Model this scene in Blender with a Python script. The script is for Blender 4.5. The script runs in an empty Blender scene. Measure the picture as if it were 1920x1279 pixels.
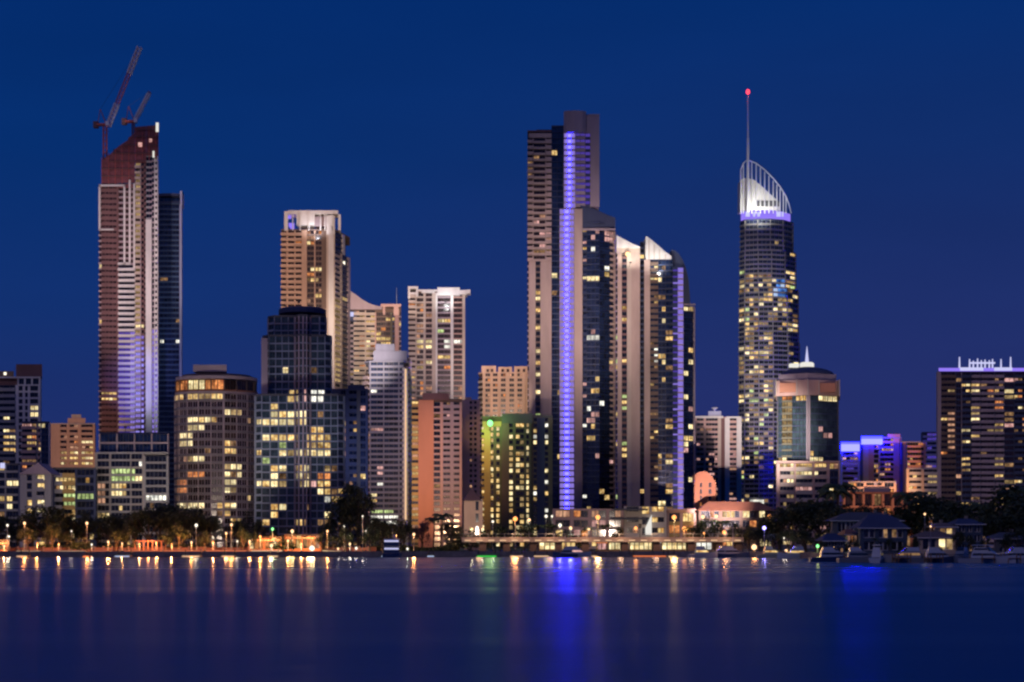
import bpy, math, random
from mathutils import Vector
R = math.radians
sc = bpy.context.scene
C = sc.collection

# ------------------------------------------------------------------ camera
F, HY, CAMZ = 3200.0, 1018.0, 4.0
GZ = 1.4
cam_data = bpy.data.cameras.new('camera'); cam = bpy.data.objects.new('camera', cam_data); C.objects.link(cam)
cam.location = (0, 0, CAMZ); cam.rotation_euler = (R(90), 0, 0)
cam_data.sensor_width = 36.0; cam_data.lens = 60.0
cam_data.shift_y = (HY - 639.5) / 1920.0
cam_data.clip_start = 0.5; cam_data.clip_end = 30000
sc.camera = cam

# ------------------------------------------------------------------ sky (dusk)
world = bpy.data.worlds.new('World'); sc.world = world; world.use_nodes = True
nt = world.node_tree; nt.nodes.clear()
def N(t, **kw):
    n = nt.nodes.new(t)
    for k, v in kw.items(): setattr(n, k, v)
    return n
tc = N('ShaderNodeTexCoord'); sep = N('ShaderNodeSeparateXYZ'); nt.links.new(tc.outputs['Generated'], sep.inputs[0])
ramp = N('ShaderNodeValToRGB'); nt.links.new(sep.outputs['Z'], ramp.inputs[0])
cr = ramp.color_ramp
cr.elements[0].position = 0.0; cr.elements[0].color = (0.018, 0.028, 0.150, 1)
cr.elements[1].position = 0.9; cr.elements[1].color = (0.001, 0.024, 0.160, 1)
for p, c in ((0.06, (0.0140, 0.0285, 0.150, 1)), (0.13, (0.0060, 0.0290, 0.155, 1)), (0.22, (0.0020, 0.0290, 0.163, 1)), (0.30, (0.0012, 0.0260, 0.158, 1))):
    e = cr.elements.new(p); e.color = c
ramp2 = N('ShaderNodeValToRGB'); nt.links.new(sep.outputs['Z'], ramp2.inputs[0])
cr = ramp2.color_ramp
cr.elements[0].position = 0.0; cr.elements[0].color = (0.028, 0.028, 0.150, 1)
cr.elements[1].position = 0.9; cr.elements[1].color = (0.001, 0.024, 0.160, 1)
for p, c in ((0.06, (0.0200, 0.0285, 0.146, 1)), (0.13, (0.0140, 0.0290, 0.148, 1)), (0.22, (0.0060, 0.0280, 0.150, 1)), (0.30, (0.0020, 0.0265, 0.155, 1))):
    e = cr.elements.new(p); e.color = c
mr = N('ShaderNodeMapRange'); nt.links.new(sep.outputs['X'], mr.inputs[0])
mr.inputs[1].default_value = -0.28; mr.inputs[2].default_value = 0.25; mr.interpolation_type = 'SMOOTHSTEP'
mixc = N('ShaderNodeMixRGB'); nt.links.new(mr.outputs[0], mixc.inputs[0]); nt.links.new(ramp.outputs[0], mixc.inputs[1]); nt.links.new(ramp2.outputs[0], mixc.inputs[2])
mpw = N('ShaderNodeMapping'); mpw.inputs['Scale'].default_value = (1.6, 1.6, 7); nt.links.new(tc.outputs['Generated'], mpw.inputs[0])
nz = N('ShaderNodeTexNoise'); nz.inputs['Scale'].default_value = 2.2; nz.inputs['Detail'].default_value = 5; nt.links.new(mpw.outputs[0], nz.inputs['Vector'])
mz = N('ShaderNodeMapRange'); nt.links.new(nz.outputs['Fac'], mz.inputs[0]); mz.inputs[1].default_value = .3; mz.inputs[2].default_value = .7; mz.inputs[3].default_value = .93; mz.inputs[4].default_value = 1.06
vm = N('ShaderNodeVectorMath'); vm.operation = 'SCALE'; nt.links.new(mixc.outputs[0], vm.inputs[0]); nt.links.new(mz.outputs[0], vm.inputs['Scale'])
bg = N('ShaderNodeBackground'); nt.links.new(vm.outputs[0], bg.inputs[0]); bg.inputs[1].default_value = 1.0
wo = N('ShaderNodeOutputWorld'); nt.links.new(bg.outputs[0], wo.inputs[0])

# afterglow of the sun that has just set behind the camera (the photo looks east)
sd = bpy.data.lights.new('afterglow_sun', 'SUN'); so = bpy.data.objects.new('afterglow_sun', sd); C.objects.link(so)
sd.energy = 0.27; sd.angle = R(16); sd.color = (1.0, 0.74, 0.84)
so.rotation_euler = (R(58), 0, R(-30)); so.location = (-100, -200, 300)

sc.view_settings.view_transform = 'Standard'; sc.view_settings.look = 'None'
sc.view_settings.exposure = 0; sc.view_settings.gamma = 1; sc.view_settings.use_curve_mapping = False
sc.cycles.use_denoising = True
sc.cycles.max_bounces = 5; sc.cycles.diffuse_bounces = 2; sc.cycles.glossy_bounces = 3; sc.cycles.transparent_max_bounces = 6
sc.cycles.sample_clamp_indirect = 40.0
sc.cycles.caustics_reflective = False; sc.cycles.caustics_refractive = False
sc.cycles.pixel_filter_type = 'BLACKMAN_HARRIS'; sc.cycles.filter_width = 2.4
sc.render.film_transparent = False

# ------------------------------------------------------------------ helpers
def P(px, D): return ((px - 960.0) / F * D, D)
def Z(py, D): return CAMZ + (HY - py) / F * D
def proj(x, y, z): return (960 + F * x / y, HY - F * (z - CAMZ) / y)
def M1(D): return D / F           # metres in one photo pixel at depth D

LABELS = {}
def tag(o, label=None, cat=None, group=None, kind=None):
    if label:
        o['label'] = label
        if cat: LABELS.setdefault(label, []).append(o.name)
    if cat: o['category'] = cat
    if group: o['group'] = group
    if kind: o['kind'] = kind
    return o
def empty(name, loc, label, cat, group=None, rz=0.0):
    o = bpy.data.objects.new(name, None); C.objects.link(o); o.location = loc; o.rotation_euler = (0, 0, rz)
    o.empty_display_size = 1.0
    return tag(o, label, cat, group)

MATS = {}
def newmat(name):
    m = bpy.data.materials.new(name); m.use_nodes = True; MATS[name] = m
    return m, m.node_tree, m.node_tree.nodes['Principled BSDF']
def stucco(name, col, rough=0.85, var=0.22, scale=0.12, streak=True):
    m, t, b = newmat(name)
    g = t.nodes.new('ShaderNodeNewGeometry')
    mp = t.nodes.new('ShaderNodeMapping'); mp.inputs['Scale'].default_value = (1, 1, 0.25 if streak else 1)
    t.links.new(g.outputs['Position'], mp.inputs[0])
    n = t.nodes.new('ShaderNodeTexNoise'); n.inputs['Scale'].default_value = scale; n.inputs['Detail'].default_value = 6; n.inputs['Roughness'].default_value = .65
    t.links.new(mp.outputs[0], n.inputs['Vector'])
    r = t.nodes.new('ShaderNodeValToRGB'); t.links.new(n.outputs['Fac'], r.inputs[0])
    r.color_ramp.elements[0].position = .3; r.color_ramp.elements[1].position = .7
    r.color_ramp.elements[0].color = tuple(c * (1 - var) for c in col) + (1,)
    r.color_ramp.elements[1].color = tuple(min(1, c * (1 + var * .6)) for c in col) + (1,)
    t.links.new(r.outputs[0], b.inputs['Base Color']); b.inputs['Roughness'].default_value = rough
    bp = t.nodes.new('ShaderNodeBump'); bp.inputs['Strength'].default_value = .25; bp.inputs['Distance'].default_value = .05
    n2 = t.nodes.new('ShaderNodeTexNoise'); n2.inputs['Scale'].default_value = 2.5; t.links.new(g.outputs['Position'], n2.inputs['Vector'])
    t.links.new(n2.outputs['Fac'], bp.inputs['Height']); t.links.new(bp.outputs[0], b.inputs['Normal'])
    return m
def metal(name, col, rough=.4, met=.7):
    m, t, b = newmat(name)
    n = t.nodes.new('ShaderNodeTexNoise'); n.inputs['Scale'].default_value = 1.5
    mr = t.nodes.new('ShaderNodeMapRange'); t.links.new(n.outputs['Fac'], mr.inputs[0]); mr.inputs[3].default_value = rough * .7; mr.inputs[4].default_value = rough * 1.4
    t.links.new(mr.outputs[0], b.inputs['Roughness'])
    b.inputs['Base Color'].default_value = col + (1,); b.inputs['Metallic'].default_value = met
    return m
def glass(name, col, rough=.12):
    m, t, b = newmat(name)
    oi = t.nodes.new('ShaderNodeObjectInfo'); g = t.nodes.new('ShaderNodeNewGeometry')
    n = t.nodes.new('ShaderNodeTexNoise'); n.inputs['Scale'].default_value = .3; t.links.new(g.outputs['Position'], n.inputs['Vector'])
    r = t.nodes.new('ShaderNodeValToRGB'); t.links.new(n.outputs['Fac'], r.inputs[0])
    r.color_ramp.elements[0].position = .35; r.color_ramp.elements[1].position = .65
    r.color_ramp.elements[0].color = tuple(c * .5 for c in col) + (1,); r.color_ramp.elements[1].color = tuple(c * 1.4 for c in col) + (1,)
    t.links.new(r.outputs[0], b.inputs['Base Color']); b.inputs['Roughness'].default_value = rough
    b.inputs['IOR'].default_value = 1.7
    return m
def lit(name, c1, c2, strength, scale=.9):
    """a lit room behind a pane: curtains, lamps and furniture as soft uneven patches"""
    m, t, b = newmat(name)
    t.nodes.remove(b); out = t.nodes['Material Output']
    g = t.nodes.new('ShaderNodeNewGeometry')
    mp = t.nodes.new('ShaderNodeMapping'); mp.inputs['Scale'].default_value = (1, 1, .8); t.links.new(g.outputs['Position'], mp.inputs[0])
    n = t.nodes.new('ShaderNodeTexNoise'); n.inputs['Scale'].default_value = scale; n.inputs['Detail'].default_value = 3
    t.links.new(mp.outputs[0], n.inputs['Vector'])
    r = t.nodes.new('ShaderNodeValToRGB'); t.links.new(n.outputs['Fac'], r.inputs[0])
    r.color_ramp.elements[0].position = .36; r.color_ramp.elements[1].position = .62
    r.color_ramp.elements[0].color = c1 + (1,); r.color_ramp.elements[1].color = c2 + (1,)
    e = t.nodes.new('ShaderNodeEmission')
    sn = t.nodes.new('ShaderNodeVectorMath'); sn.operation = 'SNAP'; sn.inputs[1].default_value = (3.4, 9, 3.1); t.links.new(g.outputs['Position'], sn.inputs[0])
    wn = t.nodes.new('ShaderNodeTexWhiteNoise'); t.links.new(sn.outputs[0], wn.inputs['Vector'])
    mr = t.nodes.new('ShaderNodeMapRange'); t.links.new(wn.outputs['Value'], mr.inputs[0]); mr.inputs[3].default_value = strength * .5; mr.inputs[4].default_value = strength * 1.7
    t.links.new(mr.outputs[0], e.inputs[1])
    t.links.new(r.outputs[0], e.inputs[0]); t.links.new(e.outputs[0], out.inputs[0])
    m.cycles.emission_sampling = 'NONE'
    return m
def emit(name, col, strength, sample='NONE'):
    m, t, b = newmat(name)
    t.nodes.remove(b); e = t.nodes.new('ShaderNodeEmission'); e.inputs[0].default_value = col + (1,); e.inputs[1].default_value = strength
    t.links.new(e.outputs[0], t.nodes['Material Output'].inputs[0]); m.cycles.emission_sampling = sample
    return m

stucco('cream', (.50, .42, .36)); stucco('beige', (.46, .35, .31)); stucco('peach', (.56, .38, .28)); stucco('salmon', (.58, .26, .16), var=.12)
stucco('white', (.68, .66, .64)); stucco('grey', (.30, .30, .31)); stucco('dark_grey', (.09, .09, .10)); stucco('mauve', (.36, .29, .32))
stucco('maroon', (.17, .09, .09)); stucco('pink', (.52, .34, .30)); stucco('olive', (.13, .12, .08)); stucco('ochre', (.50, .34, .12), var=.15)
stucco('blue_white', (.40, .42, .58)); stucco('slate', (.045, .06, .125)); stucco('night_wall', (.06, .07, .10)); stucco('concrete', (.32, .30, .28))
stucco('brown', (.16, .11, .09)); stucco('teal_frame', (.26, .30, .38)); stucco('terracotta', (.30, .12, .07)); stucco('net_red', (.19, .06, .075), var=.5, scale=.5, streak=False)
stucco('asphalt', (.05, .05, .05), streak=False); stucco('paving', (.24, .21, .18), streak=False); stucco('stone', (.22, .20, .18), var=.4, scale=.8, streak=False)
stucco('timber', (.20, .12, .07)); stucco('grass', (.035, .06, .02), var=.4, scale=.4, streak=False); stucco('bluestone', (.06, .11, .20)); stucco('navy', (.03, .045, .11)); stucco('dusk_blue', (.20, .21, .30)); stucco('band_grey', (.20, .18, .20)); stucco('house_blue', (.05, .08, .14)); stucco('house_grey', (.10, .11, .13))
metal('steel', (.35, .36, .38)); metal('dark_metal', (.05, .05, .055)); metal('crane_red', (.50, .12, .10), .6, .1); metal('white_metal', (.75, .75, .76), .45, .1)
metal('navy_metal', (.025, .05, .14), .3, .3)
metal('hull_white', (.40, .45, .52), .25, .0); metal('hull_grey', (.22, .25, .29), .3, .0); metal('hull_blue', (.03, .06, .16), .25, .0)
glass('dark', (.012, .016, .030)); glass('dark_blue', (.012, .024, .070), .1); glass('dark_teal', (.04, .065, .075), .14); glass('dark_warm', (.035, .020, .018), .2)
lit('warm', (.42, .20, .05), (.95, .68, .28), 1.0); lit('bright', (.75, .52, .22), (1.15, .98, .55), 1.0); lit('dim', (.07, .035, .018), (.30, .17, .08), 1.0)
lit('orange', (.28, .08, .03), (.75, .28, .09), 1.0); lit('whitelit', (.55, .55, .50), (1.1, 1.05, .9), 1.0); lit('greenish', (.22, .30, .10), (.62, .75, .32), 1.0)
lit('pinklit', (.35, .16, .15), (.75, .42, .38), 1.0); lit('peachlit', (.26, .12, .08), (.52, .28, .17), 1.0); lit('gold', (.16, .10, .045), (.42, .29, .13), 1.0)
lit('skygarden', (.0, .03, .20), (.10, .28, .75), 1.0, .25)
emit('led_soft', (.34, .29, .95), 1.0); emit('led_purple', (.25, .18, .66), 1.0); emit('led_purple_hot', (.50, .42, 130.0), 1.0); emit('led_dim', (.075, .045, .34), 1.0)
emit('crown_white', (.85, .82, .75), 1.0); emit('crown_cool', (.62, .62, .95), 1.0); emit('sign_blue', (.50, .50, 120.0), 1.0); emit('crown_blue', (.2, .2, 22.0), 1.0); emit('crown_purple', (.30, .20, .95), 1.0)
emit('lamp_warm', (1.0, .60, .30), 2.2); emit('lamp_orange', (1.0, .36, .10), 2.4); emit('lamp_white', (1.0, .90, .72), 1.6); emit('lamp_red', (1.0, .04, .06), 3.5)
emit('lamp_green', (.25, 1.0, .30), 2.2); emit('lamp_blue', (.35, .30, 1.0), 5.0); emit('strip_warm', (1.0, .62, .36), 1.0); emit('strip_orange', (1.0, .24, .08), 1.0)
emit('strip_cool', (.55, .70, 1.0), .9); emit('added_strip_blue', (.06, .06, 1.0), 12.0); emit('added_strip_green', (.05, 1.0, .10), .8)

# foliage
def foliage(name, a, b_):
    m, t, b = newmat(name)
    g = t.nodes.new('ShaderNodeNewGeometry')
    n = t.nodes.new('ShaderNodeTexNoise'); n.inputs['Scale'].default_value = .5; t.links.new(g.outputs['Position'], n.inputs['Vector'])
    r = t.nodes.new('ShaderNodeValToRGB'); t.links.new(n.outputs['Fac'], r.inputs[0]); r.color_ramp.elements[0].position = .35; r.color_ramp.elements[1].position = .65
    r.color_ramp.elements[0].color = a + (1,); r.color_ramp.elements[1].color = b_ + (1,)
    t.links.new(r.outputs[0], b.inputs['Base Color']); b.inputs['Roughness'].default_value = .7
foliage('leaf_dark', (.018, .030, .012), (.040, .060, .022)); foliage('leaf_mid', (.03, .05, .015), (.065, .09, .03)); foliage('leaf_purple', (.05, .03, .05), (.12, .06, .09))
stucco('bark', (.09, .065, .045), streak=False)

# ---- templates: (verts, faces, material index per face, material names) with a cached mesh
class T:
    cache = {}
    def __init__(s, name, v, f, mi, mats):
        s.v, s.f, s.mi, s.mats = v, f, mi, mats
        me = bpy.data.meshes.new(name); me.from_pydata(v, [], f)
        for m in mats: me.materials.append(MATS[m])
        if len(mats) > 1: me.polygons.foreach_set('material_index', mi)
        me.update(); s.me = me
def quadbox(x0, x1, y0, y1, z0, z1, v, f):
    b = len(v)
    v += [(x0, y0, z0), (x1, y0, z0), (x1, y1, z0), (x0, y1, z0), (x0, y0, z1), (x1, y0, z1), (x1, y1, z1), (x0, y1, z1)]
    f += [(b, b + 3, b + 2, b + 1), (b + 4, b + 5, b + 6, b + 7), (b, b + 1, b + 5, b + 4), (b + 1, b + 2, b + 6, b + 5), (b + 2, b + 3, b + 7, b + 6), (b + 3, b, b + 4, b + 7)]
def t_box(name, x0, x1, y0, y1, z0, z1, mat):
    k = (name, round(x0, 2), round(x1, 2), round(y0, 2), round(y1, 2), round(z0, 2), round(z1, 2), mat)
    if k not in T.cache:
        v, f = [], []; quadbox(x0, x1, y0, y1, z0, z1, v, f)
        T.cache[k] = T(name, v, f, [0] * 6, [mat])
    return T.cache[k]
def t_window(w, h, fr, dep, mframe, mpane, mull=True):
    k = ('window', round(w, 2), round(h, 2), round(fr, 2), round(dep, 2), mframe, mpane, mull)
    if k not in T.cache:
        x0, x1 = -w / 2, w / 2
        o = [(x0, 0, 0), (x1, 0, 0), (x1, 0, h), (x0, 0, h)]
        i = [(x0 + fr, 0, fr), (x1 - fr, 0, fr), (x1 - fr, 0, h - fr), (x0 + fr, 0, h - fr)]
        r = [(a, dep, c) for a, _, c in i]
        v = o + i + r
        f = [(0, 1, 5, 4), (1, 2, 6, 5), (2, 3, 7, 6), (3, 0, 4, 7), (4, 5, 9, 8), (5, 6, 10, 9), (6, 7, 11, 10), (7, 4, 8, 11), (8, 9, 10, 11)]
        mi = [0] * 8 + [1]
        if mull and w > 1.8:
            nb = len(f); quadbox(-.05, .05, 0.002, dep - .002, fr, h - fr, v, f); mi += [0] * (len(f) - nb)
        T.cache[k] = T('window', v, f, mi, [mframe, mpane])
    return T.cache[k]

def join_templates(name, items, parent, off):
    V, FF, MI, MN = [], [], [], []
    for t, loc, a in items:
        b = len(V); ca, sa = math.cos(a), math.sin(a); lx, ly, lz = loc[0] - off[0], loc[1] - off[1], loc[2] - off[2]
        V += [(x * ca - y * sa + lx, x * sa + y * ca + ly, z + lz) for x, y, z in t.v]
        FF += [tuple(i + b for i in q) for q in t.f]
        idx = []
        for m in t.mats:
            if m not in MN: MN.append(m)
            idx.append(MN.index(m))
        MI += [idx[i] for i in t.mi]
    me = bpy.data.meshes.new(name); me.from_pydata(V, [], FF)
    for m in MN: me.materials.append(MATS[m])
    me.polygons.foreach_set('material_index', MI); me.update()
    o = bpy.data.objects.new(name, me); C.objects.link(o)
    if parent: o.parent = parent
    return o

def mesh_obj(name, v, f, mat, parent=None, loc=(0, 0, 0), smooth=False, mi=None):
    me = bpy.data.meshes.new(name); me.from_pydata(v, [], f)
    for m in (mat if isinstance(mat, (list, tuple)) else [mat]): me.materials.append(MATS[m])
    if mi: me.polygons.foreach_set('material_index', mi)
    if smooth: me.polygons.foreach_set('use_smooth', [True] * len(f))
    me.update(); o = bpy.data.objects.new(name, me); C.objects.link(o); o.location = loc
    if parent: o.parent = parent
    return o

class Bag:
    """collects boxes, bars and prisms in world coordinates; build() makes one mesh"""
    def __init__(s): s.v, s.f = [], []
    def box(s, x0, x1, y0, y1, z0, z1): quadbox(x0, x1, y0, y1, z0, z1, s.v, s.f); return s
    def bar(s, a, b, r, n=4, r2=None):
        a, b = Vector(a), Vector(b); d = (b - a).normalized(); u = d.orthogonal().normalized(); w = d.cross(u); k = len(s.v); r2 = r if r2 is None else r2
        for p, rr in ((a, r), (b, r2)):
            for i in range(n):
                t = 2 * math.pi * (i + .5) / n; s.v.append(tuple(p + (u * math.cos(t) + w * math.sin(t)) * rr))
        for i in range(n): j = (i + 1) % n; s.f.append((k + i, k + j, k + n + j, k + n + i))
        s.f.append(tuple(k + i for i in reversed(range(n)))); s.f.append(tuple(k + n + i for i in range(n))); return s
    def prism(s, pts, z0, z1, tops=None):
        n = len(pts); k = len(s.v)
        s.v += [(x, y, z0) for x, y in pts] + [(p[0], p[1], (tops[i] if tops else z1)) for i, p in enumerate(pts)]
        for i in range(n): j = (i + 1) % n; s.f.append((k + i, k + j, k + n + j, k + n + i))
        s.f.append(tuple(k + i for i in reversed(range(n)))); s.f.append(tuple(k + n + i for i in range(n))); return s
    def lathe(s, c, prof, n=14):
        k = len(s.v)
        for r, z in prof:
            for i in range(n): t = 2 * math.pi * i / n; s.v.append((c[0] + r * math.cos(t), c[1] + r * math.sin(t), z))
        for a in range(len(prof) - 1):
            for i in range(n): j = (i + 1) % n; s.f.append((k + a * n + i, k + a * n + j, k + (a + 1) * n + j, k + (a + 1) * n + i))
        s.f.append(tuple(k + i for i in reversed(range(n)))); s.f.append(tuple(k + (len(prof) - 1) * n + i for i in range(n))); return s
    def lattice(s, a, b, w, r, bays, up=(0, 1, 0)):
        a, b = Vector(a), Vector(b); d = (b - a).normalized(); u = Vector(up).cross(d)
        if u.length < .1: u = Vector((1, 0, 0))
        u.normalize(); q = d.cross(u).normalized(); cs = [(1, 1), (1, -1), (-1, -1), (-1, 1)]
        pt = lambda t, c: a + (b - a) * t + u * c[0] * w / 2 + q * c[1] * w / 2
        for c in cs: s.bar(pt(0, c), pt(1, c), r, 4)
        for i in range(bays):
            for k in range(4):
                c, e = cs[k], cs[(k + 1) % 4]
                s.bar(pt(i / bays, c), pt((i + 1) / bays, e), r * .6, 3)
        return s
    def build(s, name, mat, parent=None, smooth=False):
        off = Vector((0, 0, 0))
        if parent:
            off = Vector(parent.location)
        v = [(x - off.x, y - off.y, z - off.z) for x, y, z in s.v] if parent else s.v
        return mesh_obj(name, v, s.f, mat, parent, smooth=smooth)

# ------------------------------------------------------------------ buildings
rng = random.Random(7)
def LT(p=.08, mats=('warm', 'bright', 'dim', 'orange'), w=(4, 3, 4, 1), rects=(), dark='dark', run=.45):
    """which rooms are lit: listed rectangles of the facade first, then chance with short runs"""
    st = {}
    p = p * 1.7 if p < .3 else p
    def f(px, py, fl, bay, r):
        for q in rects:
            if q[0] <= px <= q[2] and q[1] <= py <= q[3]:
                if q[4] in ('bright', 'warm'):
                    u = r.random()
                    if u < .08: return 'dim'
                    if u < .16: return 'gold'
                    if u < .32: return 'warm' if q[4] == 'bright' else 'bright'
                return q[4]
        prev = st.get((fl, bay - 1))
        if prev and r.random() < run: m = prev
        else: m = r.choices(mats, w)[0] if r.random() < p * (1 - run * .5) else None
        st[(fl, bay)] = m
        return m or dark
    return f
LIMIT = 300
class Bld:
    def __init__(s, name, label, cat, px, D, group=None, z=GZ):
        x, y = P(px, D); s.D = D; s.root = empty(name, (x, y, z), label, cat, group); s.off = (x, y, z); s.n = {}; s.over = {}
    def put(s, kind, t, loc, a, size, minpx=8.0):
        big = size * F / s.D >= minpx
        if big and s.n.get(kind, 0) < LIMIT:
            s.n[kind] = s.n.get(kind, 0) + 1
            o = bpy.data.objects.new(kind, t.me); C.objects.link(o); o.parent = s.root
            o.location = (loc[0] - s.off[0], loc[1] - s.off[1], loc[2] - s.off[2]); o.rotation_euler = (0, 0, a)
        else: s.over.setdefault(kind, []).append((t, loc, a))
    def facade(s, A, B, z0, z1, fh, cols, lt=None, frame='dark_metal', wall='cream'):
        """A, B: (px, depth) of the two ends seen left to right. cols: (type, width, bays, options)"""
        ax, ay = P(*A); bx, by = P(*B); L = math.hypot(bx - ax, by - ay); ux, uy = (bx - ax) / L, (by - ay) / L; a = math.atan2(uy, ux)
        n = max(1, round((z1 - z0) / fh)); fh = (z1 - z0) / n; tot = sum(c[1] for c in cols); pos = 0.0
        at = lambda q, z: (ax + ux * q, ay + uy * q, z)
        for c in cols:
            ty, w = c[0], c[1] / tot * L; nb = c[2] if len(c) > 2 else 1; o = c[3] if len(c) > 3 else {}
            m = o.get('m', wall); l = o.get('lt', lt); fr = o.get('frame', frame); pr = o.get('proud', .25)
            if ty == 'P':
                s.put('pier', t_box('pier', 0, w, -pr, 1.75, 0, z1 - z0, m), at(pos, z0), a, z1 - z0)
            else:
                sh = fh * o.get('sh', .28); rec = o.get('rec', .12 if ty != 'B' else .9)
                if ty == 'B': pr = o.get('proud', .9)
                ts = t_box('floor_slab', 0.004, w - .004, -pr, rec + .4, 0, sh, m)
                bw = w / nb
                for k in range(n):
                    z = z0 + k * fh
                    s.put('floor_slab', ts, at(pos, z), a, max(w, sh))
                    if ty == 'B' and o.get('bal', True):
                        s.put('balustrade', t_box('balustrade', .03, w - .03, -pr + .05, -pr + .12, sh + .003, sh + fh * .24, o.get('balm', m)), at(pos, z), a, w * .8)
                    for b in range(nb):
                        q = pos + bw * (b + .5); x, y, zz = at(q, z + sh + .004)
                        px, py = proj(x, y, zz + (fh - sh) / 2)
                        mk = l(px, py, k, b, rng) if l else 'dark'
                        t = t_window(bw - .06, fh - sh - .008, min(.14, bw * .08), .18, fr, mk, o.get('mull', True))
                        s.put('window', t, (x - uy * rec, y + ux * rec, zz), a, max(bw, fh - sh))
            pos += w
        return a
    def core(s, pts, z0, z1, back=22, mat='night_wall', inset=1.9, roof=None, rt=.7):
        g = [P(*p) for p in pts]; n = len(g)
        fr = []
        for i, (x, y) in enumerate(g):
            p, q = g[max(0, i - 1)], g[min(n - 1, i + 1)]; dx, dy = q[0] - p[0], q[1] - p[1]; L = math.hypot(dx, dy)
            fr.append((x - dy / L * inset, y + dx / L * inset))
        e = .35
        fr[0] = (fr[0][0] + e, fr[0][1]); fr[-1] = (fr[-1][0] - e, fr[-1][1])
        ymax = max(y for x, y in g) + back
        def bx_(p, d):      # the plan narrows towards the back on the side that faces the skyline's middle
            q = p[0] * ymax / p[1]; return min(p[0], q) if d > 0 else max(p[0], q)
        bk = [(bx_(fr[-1], 1), ymax), (bx_(fr[0], -1), ymax)]
        Bag().prism(fr + bk, z0, z1).build('wall', mat, s.root)
        Bag().prism(g + [(bx_(g[-1], 1), ymax + .3), (bx_(g[0], -1), ymax + .3)], z1 + .003, z1 + rt).build('roof', roof or mat, s.root)
    def part(s, name, bag, mat, label=None):
        o = bag.build(name, mat, s.root)
        if label: o['label'] = label
        return o
    def pbox(s, name, px0, px1, D0, D1, y0, y1, mat, label=None):
        """a box seen between photo columns px0-px1 and rows y0 (top)-y1 at depth D0, reaching back to D1"""
        x0, x1 = P(px0, D0)[0], P(px1, D0)[0]; k = D1 / D0
        return s.part(name, Bag().prism([(x0, D0), (x1, D0), (min(x1, x1 * k), D1), (max(x0, x0 * k), D1)], Z(y1, D0), Z(y0, D0)), mat, label)
    def finish(s):
        for kind, it in s.over.items():
            o = join_templates(kind, it, s.root, s.off); o['kind'] = 'stuff'
        return s.root
def G(D): return GZ

# ------------------------------------------------------------------ setting
def water():
    m, t, b = newmat('water_surface')
    b.inputs['Base Color'].default_value = (.0, .07, .24, 1); b.inputs['IOR'].default_value = 1.6
    g = t.nodes.new('ShaderNodeNewGeometry')
    mp = t.nodes.new('ShaderNodeMapping'); mp.inputs['Scale'].default_value = (.0035, .030, 1); t.links.new(g.outputs['Position'], mp.inputs[0])
    n = t.nodes.new('ShaderNodeTexNoise'); n.inputs['Scale'].default_value = 1; n.inputs['Detail'].default_value = 3; t.links.new(mp.outputs[0], n.inputs['Vector'])
    mr = t.nodes.new('ShaderNodeMapRange'); t.links.new(n.outputs['Fac'], mr.inputs[0]); mr.inputs[1].default_value = .35; mr.inputs[2].default_value = .65
    mr.inputs[3].default_value = -.035; mr.inputs[4].default_value = .05
    # wind: ruffled in mid river, calmer in the lee of the far bank and along one slick
    sp = t.nodes.new('ShaderNodeSeparateXYZ'); t.links.new(g.outputs['Position'], sp.inputs[0])
    w = t.nodes.new('ShaderNodeMath'); w.operation = 'MULTIPLY_ADD'; t.links.new(n.outputs['Fac'], w.inputs[0]); w.inputs[1].default_value = 26; t.links.new(sp.outputs['Y'], w.inputs[2])
    rr = t.nodes.new('ShaderNodeValToRGB'); sc_ = t.nodes.new('ShaderNodeMath'); sc_.operation = 'DIVIDE'; t.links.new(w.outputs[0], sc_.inputs[0]); sc_.inputs[1].default_value = 600; t.links.new(sc_.outputs[0], rr.inputs[0])
    E = rr.color_ramp.elements; E[0].position = .0; E[1].position = 1.0
    G_ = lambda x: (x, x, x, 1)
    b.inputs['Anisotropic'].default_value = .72
    tv = t.nodes.new('ShaderNodeCombineXYZ'); tv.inputs[1].default_value = 1.0; t.links.new(tv.outputs[0], b.inputs['Tangent'])
    E[0].color = G_(.42); E[1].color = G_(.20)
    for p_, x_ in ((.20, .40), (.252, .37), (.268, .29), (.276, .29), (.296, .35), (.42, .27), (.56, .22), (.75, .20)): e_ = E.new(p_); e_.color = G_(x_)
    ad = t.nodes.new('ShaderNodeMath'); ad.operation = 'ADD'; t.links.new(rr.outputs[0], ad.inputs[0]); t.links.new(mr.outputs[0], ad.inputs[1]); t.links.new(ad.outputs[0], b.inputs['Roughness'])
    mp2 = t.nodes.new('ShaderNodeMapping'); mp2.inputs['Scale'].default_value = (.05, .35, 1); t.links.new(g.outputs['Position'], mp2.inputs[0])
    n2 = t.nodes.new('ShaderNodeTexNoise'); n2.inputs['Scale'].default_value = 1; n2.inputs['Detail'].default_value = 4; t.links.new(mp2.outputs[0], n2.inputs['Vector'])
    bp = t.nodes.new('ShaderNodeBump'); bp.inputs['Strength'].default_value = .25; bp.inputs['Distance'].default_value = .10
    t.links.new(n2.outputs['Fac'], bp.inputs['Height']); t.links.new(bp.outputs[0], b.inputs['Normal'])
    o = mesh_obj('water', [(-9000, -400, 0), (9000, -400, 0), (9000, 1000, 0), (-9000, 1000, 0)], [(0, 1, 2, 3)], 'water_surface'); tag(o, kind='structure')
water()
SHORE = [(-9000, 482), (P(0, 482)[0], 482), (P(700, 482)[0], 482), (P(1400, 482)[0], 482), (P(1435, 470)[0], 470), (P(1520, 430)[0], 430), (P(1560, 372)[0], 372), (P(1700, 360)[0], 360), (P(1960, 352)[0], 352), (400, 350), (9000, 350)]
v = [(x, y, GZ) for x, y in SHORE] + [(9000, 14000, GZ), (-9000, 14000, GZ)]
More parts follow.
